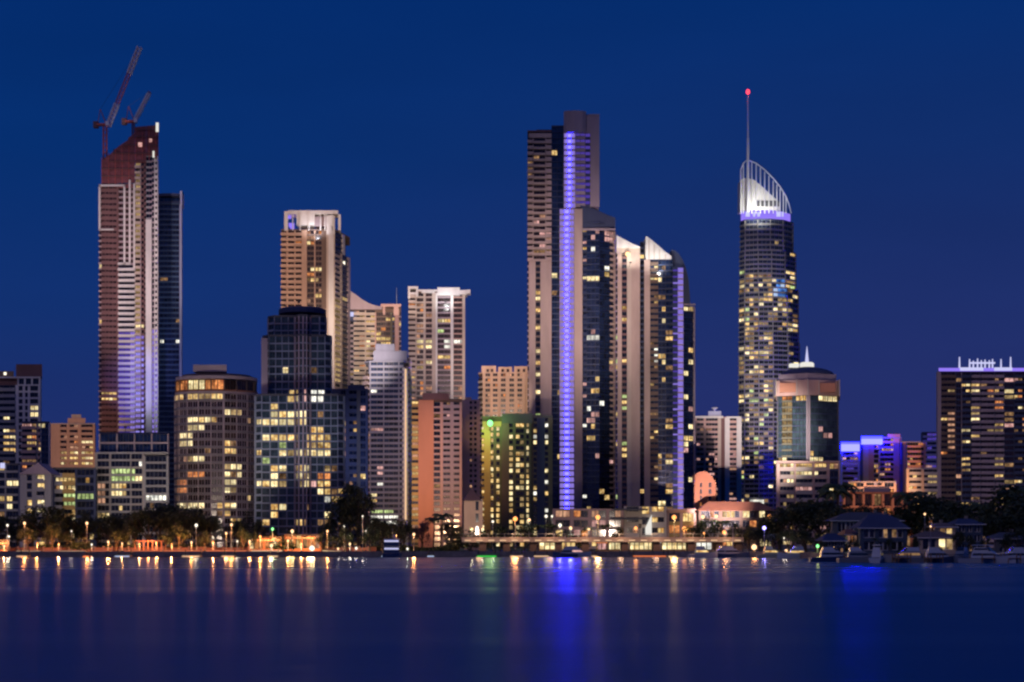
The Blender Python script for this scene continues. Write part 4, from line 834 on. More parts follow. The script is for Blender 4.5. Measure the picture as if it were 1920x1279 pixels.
b.part('spire', Bag().bar((x, D - 1, Z(398, D)), (x, D - 1, Z(260, D)), 1.15, 10, .8).bar((x, D - 1, Z(260, D)), (x, D - 1, Z(178, D)), .62, 8, .28), 'white_metal')
b.part('beacon', Bag().lathe((x, D - 1), [(.3, Z(177.5, D)), (1.0, Z(176, D)), (1.3, Z(173, D)), (1.0, Z(170, D)), (.3, Z(168.5, D))], 12), 'lamp_red')
l = bpy.data.lights.new('bulb', 'POINT'); l.energy = 30000; l.color = (1, .06, .10); l.shadow_soft_size = 1.5; lo = bpy.data.objects.new('bulb', l); C.objects.link(lo); lo.parent = b.root; lo.location = (x - b.off[0], D - 1 - b.off[1], Z(173, D) - b.off[2])
b.pbox('lobby_wall', 1406, 1432, D - 1, D + 1, 937, 955, 'whitelit'); b.finish()
# 25
D = 800
b = Bld('domed_office_tower', 'dark glass office tower with pink crown band, dark dome and small white spire', 'tower', 1514, D, GR)
rr = [(1466, 744, 1483, 753, 'orange')] + [(1466, 744 + k * 11.6, 1483, 753 + k * 11.6, 'gold') for k in range(1, 8)] + [(1495, 743, 1515, 752, 'warm'), (1536, 744, 1570, 753, 'bright'), (1460, 858, 1478, 866, 'bright'), (1520, 856, 1545, 867, 'bright'), (1497, 818, 1510, 826, 'pinklit')]
lt = LT(.015, ('pinklit', 'warm'), (1, 1), rects=rr, dark='dark_teal')
b.core([(1457, D + 7), (1515, D), (1572, D + 7)], Z(868, D), Z(741, D), 26, 'slate')
b.facade((1457, D + 7), (1515, D), Z(868, D), Z(741, D), 2.9, [('P', 2, 1, {'m': 'dark_grey'}), ('G', 7, 1, {'sh': .14}), ('G', 19, 2, {'sh': .3, 'm': 'olive'}), ('G', 27, 4, {'sh': .13}), ('P', 2.2, 1, {'m': 'mauve', 'proud': .8})], lt, wall='slate')
b.facade((1515, D), (1572, D + 7), Z(868, D), Z(741, D), 2.9, [('P', 2.2, 1, {'m': 'mauve', 'proud': .8}), ('G', 50, 6, {'sh': .12}), ('P', 2, 1, {'m': 'dark_grey'})], lt, wall='slate')
b.part('crown_band', Bag().prism([P(1454, D + 6), P(1515, D - 1.2), P(1575, D + 6), P(1575, D + 30), P(1454, D + 30)], Z(740.8, D), Z(712, D)), 'pink')
for p0, p1 in ((1462, 1492), (1525, 1533), (1537, 1566)): b.pbox('band_panel', p0, p1, D + 1, D + 5.6, 718, 735, 'salmon')
for px in (1454, 1493, 1514, 1535, 1573): b.pbox('band_post', px, px + 2, D - 1.6, D + 6, 711, 741, 'cream')
b.part('upper_band', Bag().prism([P(1460, D + 8), P(1515, D + 1), P(1568, D + 8), P(1568, D + 28), P(1460, D + 28)], Z(711.8, D), Z(699, D)), 'mauve')
cx_, cy_ = P(1513, D + 16)[0], D + 16
b.part('dome', Bag().lathe((cx_, cy_), [(13, Z(698.8, D)), (12.2, Z(693, D)), (9.5, Z(688, D)), (5.5, Z(684, D)), (3.5, Z(682.5, D))], 20), 'slate')
b.part('lantern', Bag().lathe((cx_, cy_), [(3.4, Z(682.3, D)), (3.4, Z(675, D)), (2.6, Z(673, D))], 12), 'crown_white')
b.part('lantern', Bag().box(cx_ - 8.5, cx_ - 4.2, cy_ - 3, cy_ + 1, Z(682.5, D), Z(676, D)), 'crown_white')
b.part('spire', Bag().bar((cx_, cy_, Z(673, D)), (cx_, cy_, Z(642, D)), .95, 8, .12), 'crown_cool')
rr = [(1470, 868, 1560, 880, 'warm'), (1480, 882, 1535, 900, 'bright')]
b.core([(1456, D - 6), (1575, D - 6)], GZ, Z(868.2, D), 30, 'pink')
b.facade((1456, D - 6), (1575, D - 6), GZ, Z(870, D), 3.6, [('P', 6), ('B', 26, 4, {'m': 'beige'}), ('P', 3), ('B', 30, 4, {'m': 'cream'}), ('P', 4), ('B', 22, 3, {'m': 'beige'}), ('P', 5), ('G', 16, 2, {'m': 'slate'}), ('P', 3)], LT(.42, ('warm', 'bright', 'gold', 'peachlit', 'pinklit'), (3, 3, 2, 3, 1), rects=rr), wall='pink'); b.finish()
# 26 far group
def simple(name, label, px0, px1, y0, D, cols, lt, wall, core='mauve', fh=3.0, back=16, cat='apartment block', group='far blocks with a blue glow at the right', z0=GZ):
    bb = Bld(name, label, cat, (px0 + px1) / 2, D, group); bb.core([(px0, D), (px1, D)], z0, Z(y0, D), back, core); bb.facade((px0, D), (px1, D), z0, Z(y0, D), fh, cols, lt, wall=wall); return bb
lt = LT(.3, ('peachlit', 'orange', 'warm', 'pinklit'), (4, 3, 2, 2))
D = 1050
b = simple('apartment_block', 'block with a wide white blue roof sign band just right of the domed office tower', 1577, 1613, 848, D, [('P', 3), ('B', 28, 4, {'m': 'mauve'}), ('P', 4)], LT(.3, ('pinklit', 'peachlit', 'led_dim'), (2, 2, 3)), 'blue_white')
b.pbox('light_band', 1577, 1612, D - 1, D + 8, 832, 846, 'sign_blue'); b.pbox('light_edge', 1577, 1612, D - 1.4, D - 1.05, 829, 833, 'crown_blue'); b.finish()
b = simple('apartment_tower', 'pinkish tower topped by a glowing blue light band, tallest of the far right group', 1613, 1650, 834, D - 10, [('P', 5, 1, {'m': 'slate'}), ('P', 10, 1, {'m': 'peach'}), ('P', 10, 1, {'m': 'salmon'}), ('W', 8, 2, {'m': 'peach'}), ('P', 3)], lt, 'peach')
b.pbox('light_band', 1615, 1655, D - 11.4, D - 2, 821, 833, 'sign_blue'); b.pbox('light_edge', 1615, 1655, D - 12, D - 11.5, 818, 823, 'crown_blue'); b.finish()
D = 1040
b = simple('apartment_block', 'orange block with a higher right shoulder beside the blue topped tower', 1645, 1690, 822, D + 8, [('P', 3), ('W', 26, 5, {'sh': .45}), ('P', 10), ('P', 4, 1, {'m': 'maroon'})], lt, 'salmon'); b.pbox('plant_room', 1664, 1688, D + 9, D + 16, 814, 822, 'salmon'); b.finish()
b = simple('apartment_block', 'orange block with two dark vertical slots right of the far group', 1690, 1736, 830, D + 4, [('P', 3, 1, {'m': 'slate'}), ('P', 5), ('P', 3, 1, {'m': 'slate'}), ('W', 30, 6, {'sh': .45}), ('P', 4)], lt, 'salmon'); b.finish()
b = simple('apartment_block', 'dim bluish block with thin light lines left of the right edge tower', 1728, 1760, 812, 1120, [('P', 2), ('B', 26, 3, {'m': 'blue_white', 'sh': .2}), ('P', 3)], LT(.25, ('led_dim', 'pinklit'), (3, 1), dark='dark_blue'), 'slate', 'slate'); b.finish()
D = 900
b = simple('apartment_block', 'warm lit low block in front of the far right group', 1590, 1680, 905, D, [('P', 4), ('W', 26, 4), ('P', 5), ('B', 30, 4), ('P', 5), ('W', 18, 3), ('P', 4)], lt, 'pink', cat='apartment block'); b.finish()
b = simple('apartment_block', 'yellow lit balcony block beside the right edge tower', 1700, 1762, 880, D, [('P', 4), ('B', 22, 3, {'m': 'cream'}), ('P', 4), ('B', 24, 3, {'m': 'cream'}), ('P', 4)], LT(.5, ('warm', 'gold', 'orange', 'bright'), (3, 3, 2, 1)), 'peach'); b.finish()
# 27 arcade
D = 640
b = Bld('arcaded_building', 'low building with a row of orange lit arches behind the right bank trees', 'building', 1650, D, 'low buildings behind the right bank')
b.core([(1580, D), (1712, D)], GZ, Z(926, D), 14, 'salmon', roof='terracotta')
b.facade((1580, D), (1712, D), GZ, Z(926, D), 5.2, [x for i in range(7) for x in (('P', 4, 1, {'m': 'salmon', 'proud': .8}), ('B', 14, 2, {'m': 'salmon', 'bal': False, 'sh': .14}))] + [('P', 4)], LT(.25, ('orange', 'dim', 'peachlit'), (3, 3, 1), dark='dark_warm'), wall='salmon')
b.pbox('attic', 1620, 1668, D + 3, D + 10, 912, 925, 'mauve'); b.finish()
# 28 right tower
D = 900
b = Bld('dark_hotel_tower', 'broad dark tower with scattered lit rooms and blue lit roof frame at the right edge', 'tower', 1850, D, GR)
q = [(1776, 725, 1787, 740, 'bright'), (1772, 733, 1786, 742, 'bright'), (1793, 708, 1804, 717, 'bright'), (1804, 717, 1817, 728, 'bright'), (1822, 715, 1833, 728, 'warm'), (1822, 728, 1833, 740, 'bright'), (1882, 709, 1910, 716, 'pinklit'), (1866, 728, 1876, 740, 'warm'), (1880, 728, 1898, 750, 'warm'), (1866, 750, 1880, 770, 'orange'), (1819, 760, 1837, 770, 'warm'), (1819, 770, 1837, 781, 'gold'), (1819, 781, 1837, 792, 'bright'), (1862, 790, 1882, 800, 'warm'), (1852, 803, 1882, 813, 'gold'),
     (1802, 802, 1820, 812, 'bright'), (1823, 812, 1837, 823, 'bright'), (1802, 824, 1820, 834, 'bright'), (1776, 772, 1788, 840, 'peachlit'), (1865, 855, 1882, 865, 'gold'), (1865, 866, 1882, 876, 'warm'), (1884, 864, 1897, 876, 'warm'), (1806, 855, 1820, 886, 'warm'), (1865, 886, 1882, 897, 'warm'), (1882, 896, 1920, 906, 'bright'), (1794, 916, 1806, 928, 'bright'), (1825, 925, 1840, 948, 'warm'), (1865, 930, 1885, 948, 'warm'), (1804, 938, 1822, 948, 'bright'), (1908, 730, 1920, 750, 'orange'), (1908, 762, 1920, 772, 'bright'), (1880, 796, 1900, 803, 'pinklit')]
lt = LT(.07, ('dim', 'orange', 'warm', 'peachlit'), (5, 2, 2, 1), rects=q, dark='dark_warm')
b.core([(1758, D), (1990, D)], GZ, Z(697, D), 28, 'maroon', roof='slate')
b.facade((1757, D), (1990, D), GZ, Z(698, D), 2.95, [('P', 7, 1, {'m': 'mauve', 'proud': .8}), ('B', 14, 1, {'m': 'brown'}), ('B', 14, 1, {'m': 'brown'}), ('P', 1), ('G', 10, 1, {'m': 'slate'}), ('P', 1, 1, {'m': 'mauve'}), ('B', 17, 2, {'m': 'slate'}), ('P', 1), ('B', 17, 1, {'m': 'mauve'}), ('P', 1), ('B', 26, 2, {'m': 'mauve'}), ('P', 1, 1, {'m': 'slate'}), ('B', 17, 2, {'m': 'mauve'}), ('P', 1), ('G', 18, 1, {'m': 'slate'}), ('P', 1), ('B', 24, 3, {'m': 'slate'}), ('P', 1), ('B', 60, 6, {'m': 'slate'}), ('P', 4)], lt, wall='slate')
b.pbox('light_band', 1760, 1985, D - .6, D + 4, 690, 696, 'crown_purple'); b.pbox('light_band', 1800, 1844, D - 1, D - .62, 689, 695, 'crown_cool'); b.pbox('light_band', 1864, 1898, D - 1, D - .62, 689, 695, 'crown_cool')
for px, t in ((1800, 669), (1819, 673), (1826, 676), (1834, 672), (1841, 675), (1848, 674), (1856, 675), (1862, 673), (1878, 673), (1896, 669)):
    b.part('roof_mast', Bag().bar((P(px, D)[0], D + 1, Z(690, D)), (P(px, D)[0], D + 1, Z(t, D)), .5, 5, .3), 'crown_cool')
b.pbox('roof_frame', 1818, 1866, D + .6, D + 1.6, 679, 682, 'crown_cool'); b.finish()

# ---- far low city between the towers
simple('apartment_block', 'low warm block between the dark left-edge wing and the peach block', 84, 110, 885, 1000, [('P', 3), ('W', 20, 4), ('P', 3)], lt, 'peach', group='far low blocks').finish()
simple('apartment_block', 'small pink block peeping out between the pale pink tower and the spired skyscraper', 1384, 1400, 960, 1000, [('P', 3), ('W', 12, 2), ('P', 3)], lt, 'pink', group='far low blocks').finish()

# ------------------------------------------------------------------ flood lights, mostly added to brighten the facades in place of city glow
W = WARM
flood(262, 678, Z(806, 678), 258, 715, 921, 2.4, (.42, .34, 1), 10, 'added blue floodlight on the terrace roof below the purple lit storeys', base_z=Z(812, 664) + .75, mat='lamp_blue')
flood(214, 931, Z(281, 931), 236, 120, 926, 1.1, (1, .85, .85), 60, 'floodlight on the netted top aimed at the cranes', base_z=Z(289, 931))
flood(540, 560, 9, 560, 760, 620, .95, (.85, .82, .9), 50, 'added floodlight below the tiered glass tower', mat='lamp_white')
flood(316, 690, 9, 316, 600, 1080, .35, COOL, 14, 'added floodlight behind the round block facing the slim blue grey tower')
flood(150, 700, 9, 135, 800, 930, 1.1, ORNG, 20, 'added floodlight on a mast below the peach block at the left')
flood(60, 560, 8, 60, 880, 640, .35, PINK, 60, 'added floodlight behind the left trees facing the gabled house')
flood(250, 560, 8, 245, 900, 660, .7, WARM, 55, 'added floodlight behind the trees facing the grey stone office block')
flood(235, 676, Z(800, 676), 240, 500, 920, 2.6, PINK, 26, 'added floodlight on the terrace roof below the unfinished skyscraper', base_z=Z(851, 660) + .7)
flood(350, 560, 8, 392, 760, 690, .5, WARM, 60, 'added floodlight below the round apartment block')
flood(560, 645, Z(566, 645), 570, 500, 980, 2.0, (1, .66, .45), 26, 'added rooftop floodlight on the tiered glass tower', base_z=Z(585, 634) + .7)
flood(675, 712, Z(715, 712), 690, 620, 1010, 1.8, WARM, 18, 'added floodlight on the roof of the dark navy block', base_z=Z(722, 712))
flood(725, 560, 10, 727, 760, 850, .38, (.60, .62, 1), 24, 'added floodlight below the banded office tower')
flood(822, 808, Z(728, 808), 820, 600, 1000, 1.8, PINK, 34, 'added rooftop floodlight on the salmon walled block', base_z=Z(737, 808))
flood(790, 640, 9, 800, 880, 800, 2.3, ORNG, 30, 'floodlight in the trees under the salmon wall')
flood(880, 590, 8, 885, 930, 700, .30, WARM, 30, 'added floodlight by the small pyramid roofed pavilion')
flood(945, 864, Z(768, 864), 941, 730, 960, 2.4, (1, .74, .55), 36, 'added rooftop floodlight on the olive block', base_z=Z(775, 864))
flood(915, 700, 9, 910, 850, 850, 1.0, (1, .66, .25), 8, 'added floodlight below the yellow side of the olive block')
flood(1035, 560, 10, 1040, 560, 920, 1.25, PINK, 20, 'added floodlight left of the purple strip on the waterfront')
flood(1120, 560, 10, 1090, 500, 920, .7, PINK, 20, 'added floodlight right of the purple strip on the waterfront')
flood(1200, 560, 10, 1190, 640, 900, 1.3, WARM, 22, 'added floodlight under the two slanted crowns on the waterfront')
flood(1200, 640, 10, 1200, 960, 740, .55, WARM, 60, 'added floodlight in front of the lit podium')
flood(1345, 640, 9, 1346, 880, 1020, 1.9, PINK, 16, 'added floodlight below the pale pink tower')
flood(1325, 640, 6, 1325, 920, 800, .45, ORNG, 20, 'added floodlight below the arched gable block')
flood(1430, 600, 10, 1440, 650, 1180, 1.0, (1, .9, .85), 16, 'added floodlight below the spired skyscraper')
flood(1520, 640, 9, 1514, 740, 800, .7, PINK, 30, 'added floodlight below the domed office tower')
flood(1655, 760, 9, 1660, 860, 1040, 1.8, ORNG, 18, 'added floodlight below the far right blocks')
flood(1640, 600, 4, 1650, 950, 640, 1.3, ORNG, 60, 'added floodlight in front of the orange arches')
flood(1800, 640, 9, 1840, 850, 900, .28, PINK, 34, 'added floodlight below the right edge tower')
# crown lights
flood(590, 972, Z(440, 972), 590, 408, 980, 4.5, (.95, .92, 1), 150, 'crown floodlight bracketed in front of the peach tower roof', bracket=981, mat='lamp_white')
flood(835, 988, Z(566, 988), 835, 545, 998, 4.5, (1, .98, .95), 150, 'crown floodlight under the wing shaped canopy', bracket=1001, mat='lamp_white')
flood(1182, 888, Z(492, 888), 1180, 458, 900, 4, (1, .95, .82), 120, 'crown floodlight under the left slanted crown', bracket=901, mat='lamp_white')
flood(1236, 888, Z(500, 888), 1234, 470, 900, 4.5, (1, .95, .88), 130, 'crown floodlight under the right slanted crown', bracket=901, mat='lamp_white')
flood(1425, 1160, Z(412, 1160), 1420, 355, 1180, 6, (1, .98, .88), 130, 'crown floodlight at the foot of the spired crown', bracket=1181, mat='lamp_white')
# ------------------------------------------------------------------ bridge and waterfront
D = 500
r = empty('footbridge', (P(1130, D)[0], D, 0), 'long low bridge with warm lit deck edge and dark square piers at the centre waterfront', 'bridge')
zd0, zd1 = Z(1016.5, D), Z(1008.5, D)
x0, x1 = P(866, D)[0], P(1394, D)[0]
Bag().box(x0, x1, D, D + 9, zd0, zd1).build('deck', 'cream', r)
Bag().box(x0, x1, D - .25, D - .02, zd1 - .25, zd1 + .12).build('deck_edge', 'beige', r)
pm = None
pmesh = t_box('railing_post', -.06, .06, -.06, .06, 0, 1.0, 'steel')
k = 0; x = x0 + .5
while x < x1:
    o = bpy.data.objects.new('railing_post', pmesh.me); C.objects.link(o); o.parent = r; o.location = (x - r.location.x, -.1, zd1 + .12); x += 2.4
Bag().box(x0, x1, D - .16, D - .04, zd1 + 1.12, zd1 + 1.2).build('handrail', 'steel', r)
for px in (905, 950, 1000, 1048, 1098, 1172, 1232, 1297, 1350, 1386):
    xx = P(px, D)[0]; Bag().box(xx - 1.0, xx + 1.0, D + .8, D + 8, -1, zd0 - .004).build('pier', 'brown', r)
for k in range(24):     # deck edge lights
    xx = x0 + (k + .5) * (x1 - x0) / 24
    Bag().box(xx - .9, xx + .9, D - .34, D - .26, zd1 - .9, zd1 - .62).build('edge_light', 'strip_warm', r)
    if k % 3 == 1:
        l = bpy.data.lights.new('bulb', 'POINT'); l.energy = 700; l.color = (1, .55, .3); l.shadow_soft_size = .8
        o = bpy.data.objects.new('bulb', l); C.objects.link(o); o.parent = r; o.location = (xx - r.location.x, -3.2, zd1 + 1.6)
# restaurants on the quay behind the bridge piers
for i, (p0, p1, m, lab) in enumerate(((1010, 1042, 'bright', 'lit waterside kiosk under the left part of the bridge'), (1052, 1080, 'warm', 'lit waterside kiosk left of the red awning under the bridge'), (1118, 1138, 'pinklit', 'kiosk with a red awning glow under the bridge'),
                                      (1140, 1166, 'bright', 'lit kiosk just right of the red awning under the bridge'), (1180, 1226, 'bright', 'wide yellow lit kiosk under the middle of the bridge'), (1240, 1290, 'bright', 'widest yellow lit kiosk under the right half of the bridge'), (1304, 1336, 'whitelit', 'white lit kiosk near the right end of the bridge'))):
    DD = 528; b = Bld('kiosk', lab, 'kiosk', (p0 + p1) / 2, DD, 'kiosks behind the bridge piers')
    b.core([(p0, DD), (p1, DD)], GZ, Z(1017, DD), 6, 'brown', inset=1.2, rt=.25)
    b.facade((p0, DD), (p1, DD), GZ, Z(1017, DD), 3.6, [('P', 1.2)] + [('G', p1 - p0 - 2, max(2, (p1 - p0) // 9), {'sh': .18, 'm': 'brown'})] + [('P', 1.2)], lambda *a, m=m: m, wall='brown')
    if m == 'pinklit': b.pbox('awning', p0 - 1, p1 + 1, DD - 2.2, DD - .3, 1016, 1019, 'salmon')
    b.finish()

# landmarks along the shore, used to say where a tree or lamp stands
LMK = [(0, 'the left-edge tower'), (40, 'the gabled house'), (100, 'the yellow lit low block'), (180, 'the striped unfinished skyscraper'), (245, 'the grey block\'s right half'), (300, 'the round block\'s left edge'), (350, 'the round block\'s middle'), (420, 'the round block\'s right edge'),
       (470, 'the narrow pale slab'), (500, 'the tiered tower\'s left side'), (560, 'the tiered tower\'s middle'), (610, 'the tiered tower\'s right side'), (650, 'the dark navy block'), (690, 'the banded office tower'), (745, 'the office tower\'s bright strip'), (780, 'the salmon wall'), (830, 'the salmon block\'s windows'),
       (870, 'the pyramid roofed pavilion'), (910, 'the green beacon'), (945, 'the olive block'), (1000, 'the olive block\'s right side'), (1050, 'the tall purple light strip'), (1090, 'the tallest tower\'s navy glass'), (1155, 'the left slanted crown'), (1205, 'the right slanted crown'), (1260, 'the rounded shoulder tower'), (1305, 'the arched gable block'), (1350, 'the pale pink tower'),
       (1390, 'the spired skyscraper\'s left side'), (1440, 'the spired skyscraper\'s right side'), (1475, 'the domed tower\'s left side'), (1515, 'the domed tower\'s right side'), (1575, 'the blue lit blocks'), (1613, 'the orange arches'), (1680, 'the orange slotted block'), (1735, 'the dark hotel\'s left edge'), (1790, 'the dark hotel\'s middle'), (1850, 'the dark hotel\'s right part'), (1900, 'the picture\'s right edge')]
def lmk(px):
    s = LMK[0][1]
    for q, t in LMK:
        if px >= q: s = t
    return s

# ------------------------------------------------------------------ trees
def tree_mesh(seed, kind):
    """unit: height about 10 m, returns (trunk mesh, crown mesh)"""
    r = random.Random(seed); tb = Bag(); v, f = [], []
    def leaf(c, s, flat=0):
        a = r.uniform(0, 6.283); t = r.uniform(-1, 1) * (1 if not flat else .3)
        u = Vector((math.cos(a), math.sin(a), t)).normalized(); w = u.cross(Vector((r.uniform(-1, 1), r.uniform(-1, 1), r.uniform(-1, 1)))).normalized()
        k = len(v); c = Vector(c)
        for p, q in ((-1, -.3), (0, -.5), (1, 0), (.1, .5)): v.append(tuple(c + u * s * p + w * s * q))
        f.append((k, k + 1, k + 2, k + 3))
    if kind in ('broad', 'wide', 'purple'):
        wd = {'broad': 4.0, 'wide': 5.4, 'purple': 3.6}[kind]
        tb.bar((0, 0, -.2), (r.uniform(-.2, .2), r.uniform(-.2, .2), 3.2), .34, 8, .24)
        cl = []
        for i in range(9):
            a = i * 2.4 + r.uniform(-.4, .4); q = r.uniform(.35, .95) * wd; z = r.uniform(4.2, 8.4) - q * .25
            e = (q * math.cos(a), q * math.sin(a) * .9, z); tb.bar((0, 0, r.uniform(2.2, 3.4)), e, .15, 5, .04); cl.append((e, r.uniform(1.2, 2.0)))
            e2 = (e[0] * .6 + r.uniform(-1, 1), e[1] * .6 + r.uniform(-1, 1), e[2] + r.uniform(.3, 1.6)); cl.append((e2, r.uniform(.9, 1.6)))
        cl.append(((0, 0, 8.6), 1.5)); tb.bar((0, 0, 3), (0, 0, 8.2), .2, 5, .05)
        for (c, q) in cl:
            for _ in range(62):
                d = Vector((r.gauss(0, 1), r.gauss(0, 1), r.gauss(0, .75))).normalized() * q * r.uniform(.35, 1.08)
                leaf((c[0] + d.x, c[1] + d.y, c[2] + d.z), r.uniform(.22, .42))
    elif kind == 'palm':
        lean = r.uniform(-.8, .8); tb.bar((0, 0, -.2), (lean * .5, 0, 5), .2, 7, .16).bar((lean * .5, 0, 5), (lean, 0, 9), .16, 7, .13)
        for i in range(17):
            a = i * 2.399; up = r.uniform(.1, 1.2); L = r.uniform(2.6, 3.4); pp = Vector((lean, 0, 9)); d = Vector((math.cos(a), math.sin(a), up)).normalized()
            for k in range(8):
                n = pp + d * L / 8; sd = d.cross(Vector((0, 0, 1))).normalized()
                for sg in (1, -1):
                    k0 = len(v); wv = sd * sg * (.62 - abs(k - 3) * .09)
                    for q in (pp, n, n + wv - Vector((0, 0, .35)), pp + wv * .8 - Vector((0, 0, .3))): v.append(tuple(q))
                    f.append((k0, k0 + 1, k0 + 2, k0 + 3))
                pp = n; d = (d - Vector((0, 0, .22))).normalized()
    elif kind == 'pine':
        tb.bar((0, 0, -.2), (0, 0, 10), .26, 7, .05)
        for k in range(12):
            z = 1.6 + k * .7; q = (1 - z / 11) * 3.0 + .3
            for i in range(7):
                a = i * .9 + k; e = Vector((math.cos(a) * q, math.sin(a) * q, z + .1)); tb.bar((0, 0, z), tuple(e), .05, 3, .02)
                for j in range(7): t = .25 + j * .12; leaf((e.x * t + r.uniform(-.15, .15), e.y * t + r.uniform(-.15, .15), z + .1 + r.uniform(-.12, .2)), r.uniform(.2, .36), 1)
    else:  # shrub
        for _ in range(6): a = r.uniform(0, 6.28); tb.bar((0, 0, 0), (math.cos(a), math.sin(a), 2.2), .07, 4, .02)
        for _ in range(420):
            d = Vector((r.gauss(0, 1), r.gauss(0, 1), abs(r.gauss(0, .7)))).normalized() * r.uniform(.4, 1.0); leaf((d.x * 2.4, d.y * 2.0, .5 + d.z * 2.6), r.uniform(.18, .34))
    return (tb.v, tb.f), (v, f)
TM = {}
def tree_data(kind, seed):
    k = (kind, seed)
    if k not in TM:
        (tv, tf), (cv, cf) = tree_mesh(seed, kind)
        a = bpy.data.meshes.new('trunk'); a.from_pydata(tv, [], tf); a.materials.append(MATS['bark'])
        c = bpy.data.meshes.new('crown'); c.from_pydata(cv, [], cf); c.materials.append(MATS[{'purple': 'leaf_purple', 'palm': 'leaf_mid'}.get(kind, 'leaf_dark')])
        TM[k] = (a, c)
    return TM[k]
NAMED = {}
KN = {'broad': ('broadleaf_tree', 'dark round tree'), 'wide': ('broadleaf_tree', 'wide dark tree'), 'purple': ('broadleaf_tree', 'purple leaved tree'), 'palm': ('palm_tree', 'palm tree'), 'pine': ('pine_tree', 'pointed pine'), 'shrub': ('shrub', 'low dark shrub')}
def tree(kind, px, ytop, D, where, w=1.0, zb=GZ, seed=None):
    x, y = P(px, D); h = Z(ytop, D) - zb; s = h / {'broad': 9.8, 'wide': 9.6, 'purple': 9.6, 'palm': 10.4, 'pine': 10.2, 'shrub': 3.2}[kind]
    sd_ = seed if seed is not None else rng.randrange(4)
    nm, base = KN[kind]; near = lmk(px)
    size = 'tall ' if h > 15 else ('small ' if h < 7 else '')
    lab = f'{size}{base} {where} below {near}'
    r = empty(nm, (x, y, zb), lab, 'tree' if kind != 'shrub' else 'shrub', 'trees along the water', rng.uniform(0, 6.28)); r.scale = (s * w, s * w, s)
    NAMED.setdefault(lab, []).append((px, r))
    for q, me in zip(('trunk', 'crown'), tree_data(kind, sd_)):
        o = bpy.data.objects.new(q, me); C.objects.link(o); o.parent = r
# left bank, a dark mass in front of the low buildings
for px, yt, D, k, w in ((6, 966, 540, 'broad', 1.1), (34, 972, 546, 'wide', 1.0), (62, 960, 536, 'broad', 1.2), (88, 948, 530, 'wide', 1.25), (112, 954, 534, 'wide', 1.1), (136, 968, 542, 'broad', 1.0), (160, 958, 538, 'broad', .9), (184, 972, 546, 'wide', 1.0), (206, 964, 534, 'broad', 1.1),
                        (232, 968, 540, 'wide', 1.0), (254, 958, 532, 'broad', 1.05), (278, 952, 530, 'wide', 1.05), (300, 946, 536, 'broad', 1.2), (322, 944, 545, 'broad', 1.1), (344, 954, 532, 'wide', 1.0), (368, 950, 540, 'broad', 1.1), (388, 964, 534, 'broad', 1.0), (404, 972, 546, 'wide', .9),
                        (448, 974, 540, 'broad', .9), (464, 955, 548, 'pine', 1.1), (486, 976, 536, 'broad', .8), (512, 988, 536, 'broad', .9), (548, 992, 530, 'wide', .8), (612, 982, 538, 'broad', .9),
                        (640, 930, 560, 'broad', .75), (656, 905, 566, 'broad', .65), (672, 918, 556, 'broad', .75), (684, 945, 550, 'pine', 1.1), (700, 968, 536, 'broad', .9), (720, 976, 530, 'broad', 1.0), (742, 972, 528, 'wide', .85), (758, 975, 534, 'broad', .95)):
    tree(k, px, yt, D, 'on the left bank' if px < 480 else 'on the centre bank', w)
for px, yt, D, k, w in ((792, 978, 540, 'purple', .9), (812, 966, 545, 'palm', 1.2), (826, 958, 550, 'palm', 1.1), (840, 978, 540, 'broad', .9), (858, 985, 536, 'broad', .9), (880, 990, 530, 'shrub', 1.6), (906, 992, 530, 'broad', .8), (938, 985, 545, 'broad', .9), (984, 984, 540, 'wide', .9), (1006, 980, 548, 'palm', 1.0), (1030, 978, 552, 'palm', 1.1), (1060, 990, 540, 'shrub', 1.6),
                        (1100, 985, 550, 'palm', 1.0), (1136, 980, 556, 'palm', 1.0), (1160, 988, 545, 'broad', .8), (1288, 985, 550, 'palm', 1.0), (1310, 975, 560, 'broad', 1.0), (1330, 970, 566, 'broad', 1.1), (1352, 972, 560, 'palm', 1.2), (1376, 978, 556, 'broad', 1.1), (1404, 985, 545, 'broad', 1.0)):
    tree(k, px, yt, D, 'behind the bridge', w)
for px, yt, D, k, w in ((52, 990, 500, 'broad', 1.0), (98, 984, 498, 'wide', .9), (125, 1000, 500, 'broad', .9), (150, 1004, 500, 'shrub', 1.2), (218, 996, 498, 'wide', .9), (238, 990, 500, 'broad', .9), (312, 992, 500, 'wide', .9), (336, 984, 498, 'broad', 1.0), (384, 996, 500, 'wide', .9), (456, 990, 498, 'broad', .9), (476, 998, 500, 'broad', .8),
                        (530, 1004, 500, 'shrub', 1.3), (602, 1000, 498, 'broad', .8), (626, 1004, 500, 'wide', .8), (648, 990, 498, 'broad', .9), (694, 984, 500, 'broad', 1.0), (716, 990, 498, 'wide', .9)):
    tree(k, px, yt, D, 'on the front left bank' if px < 480 else 'on the front centre bank', w)
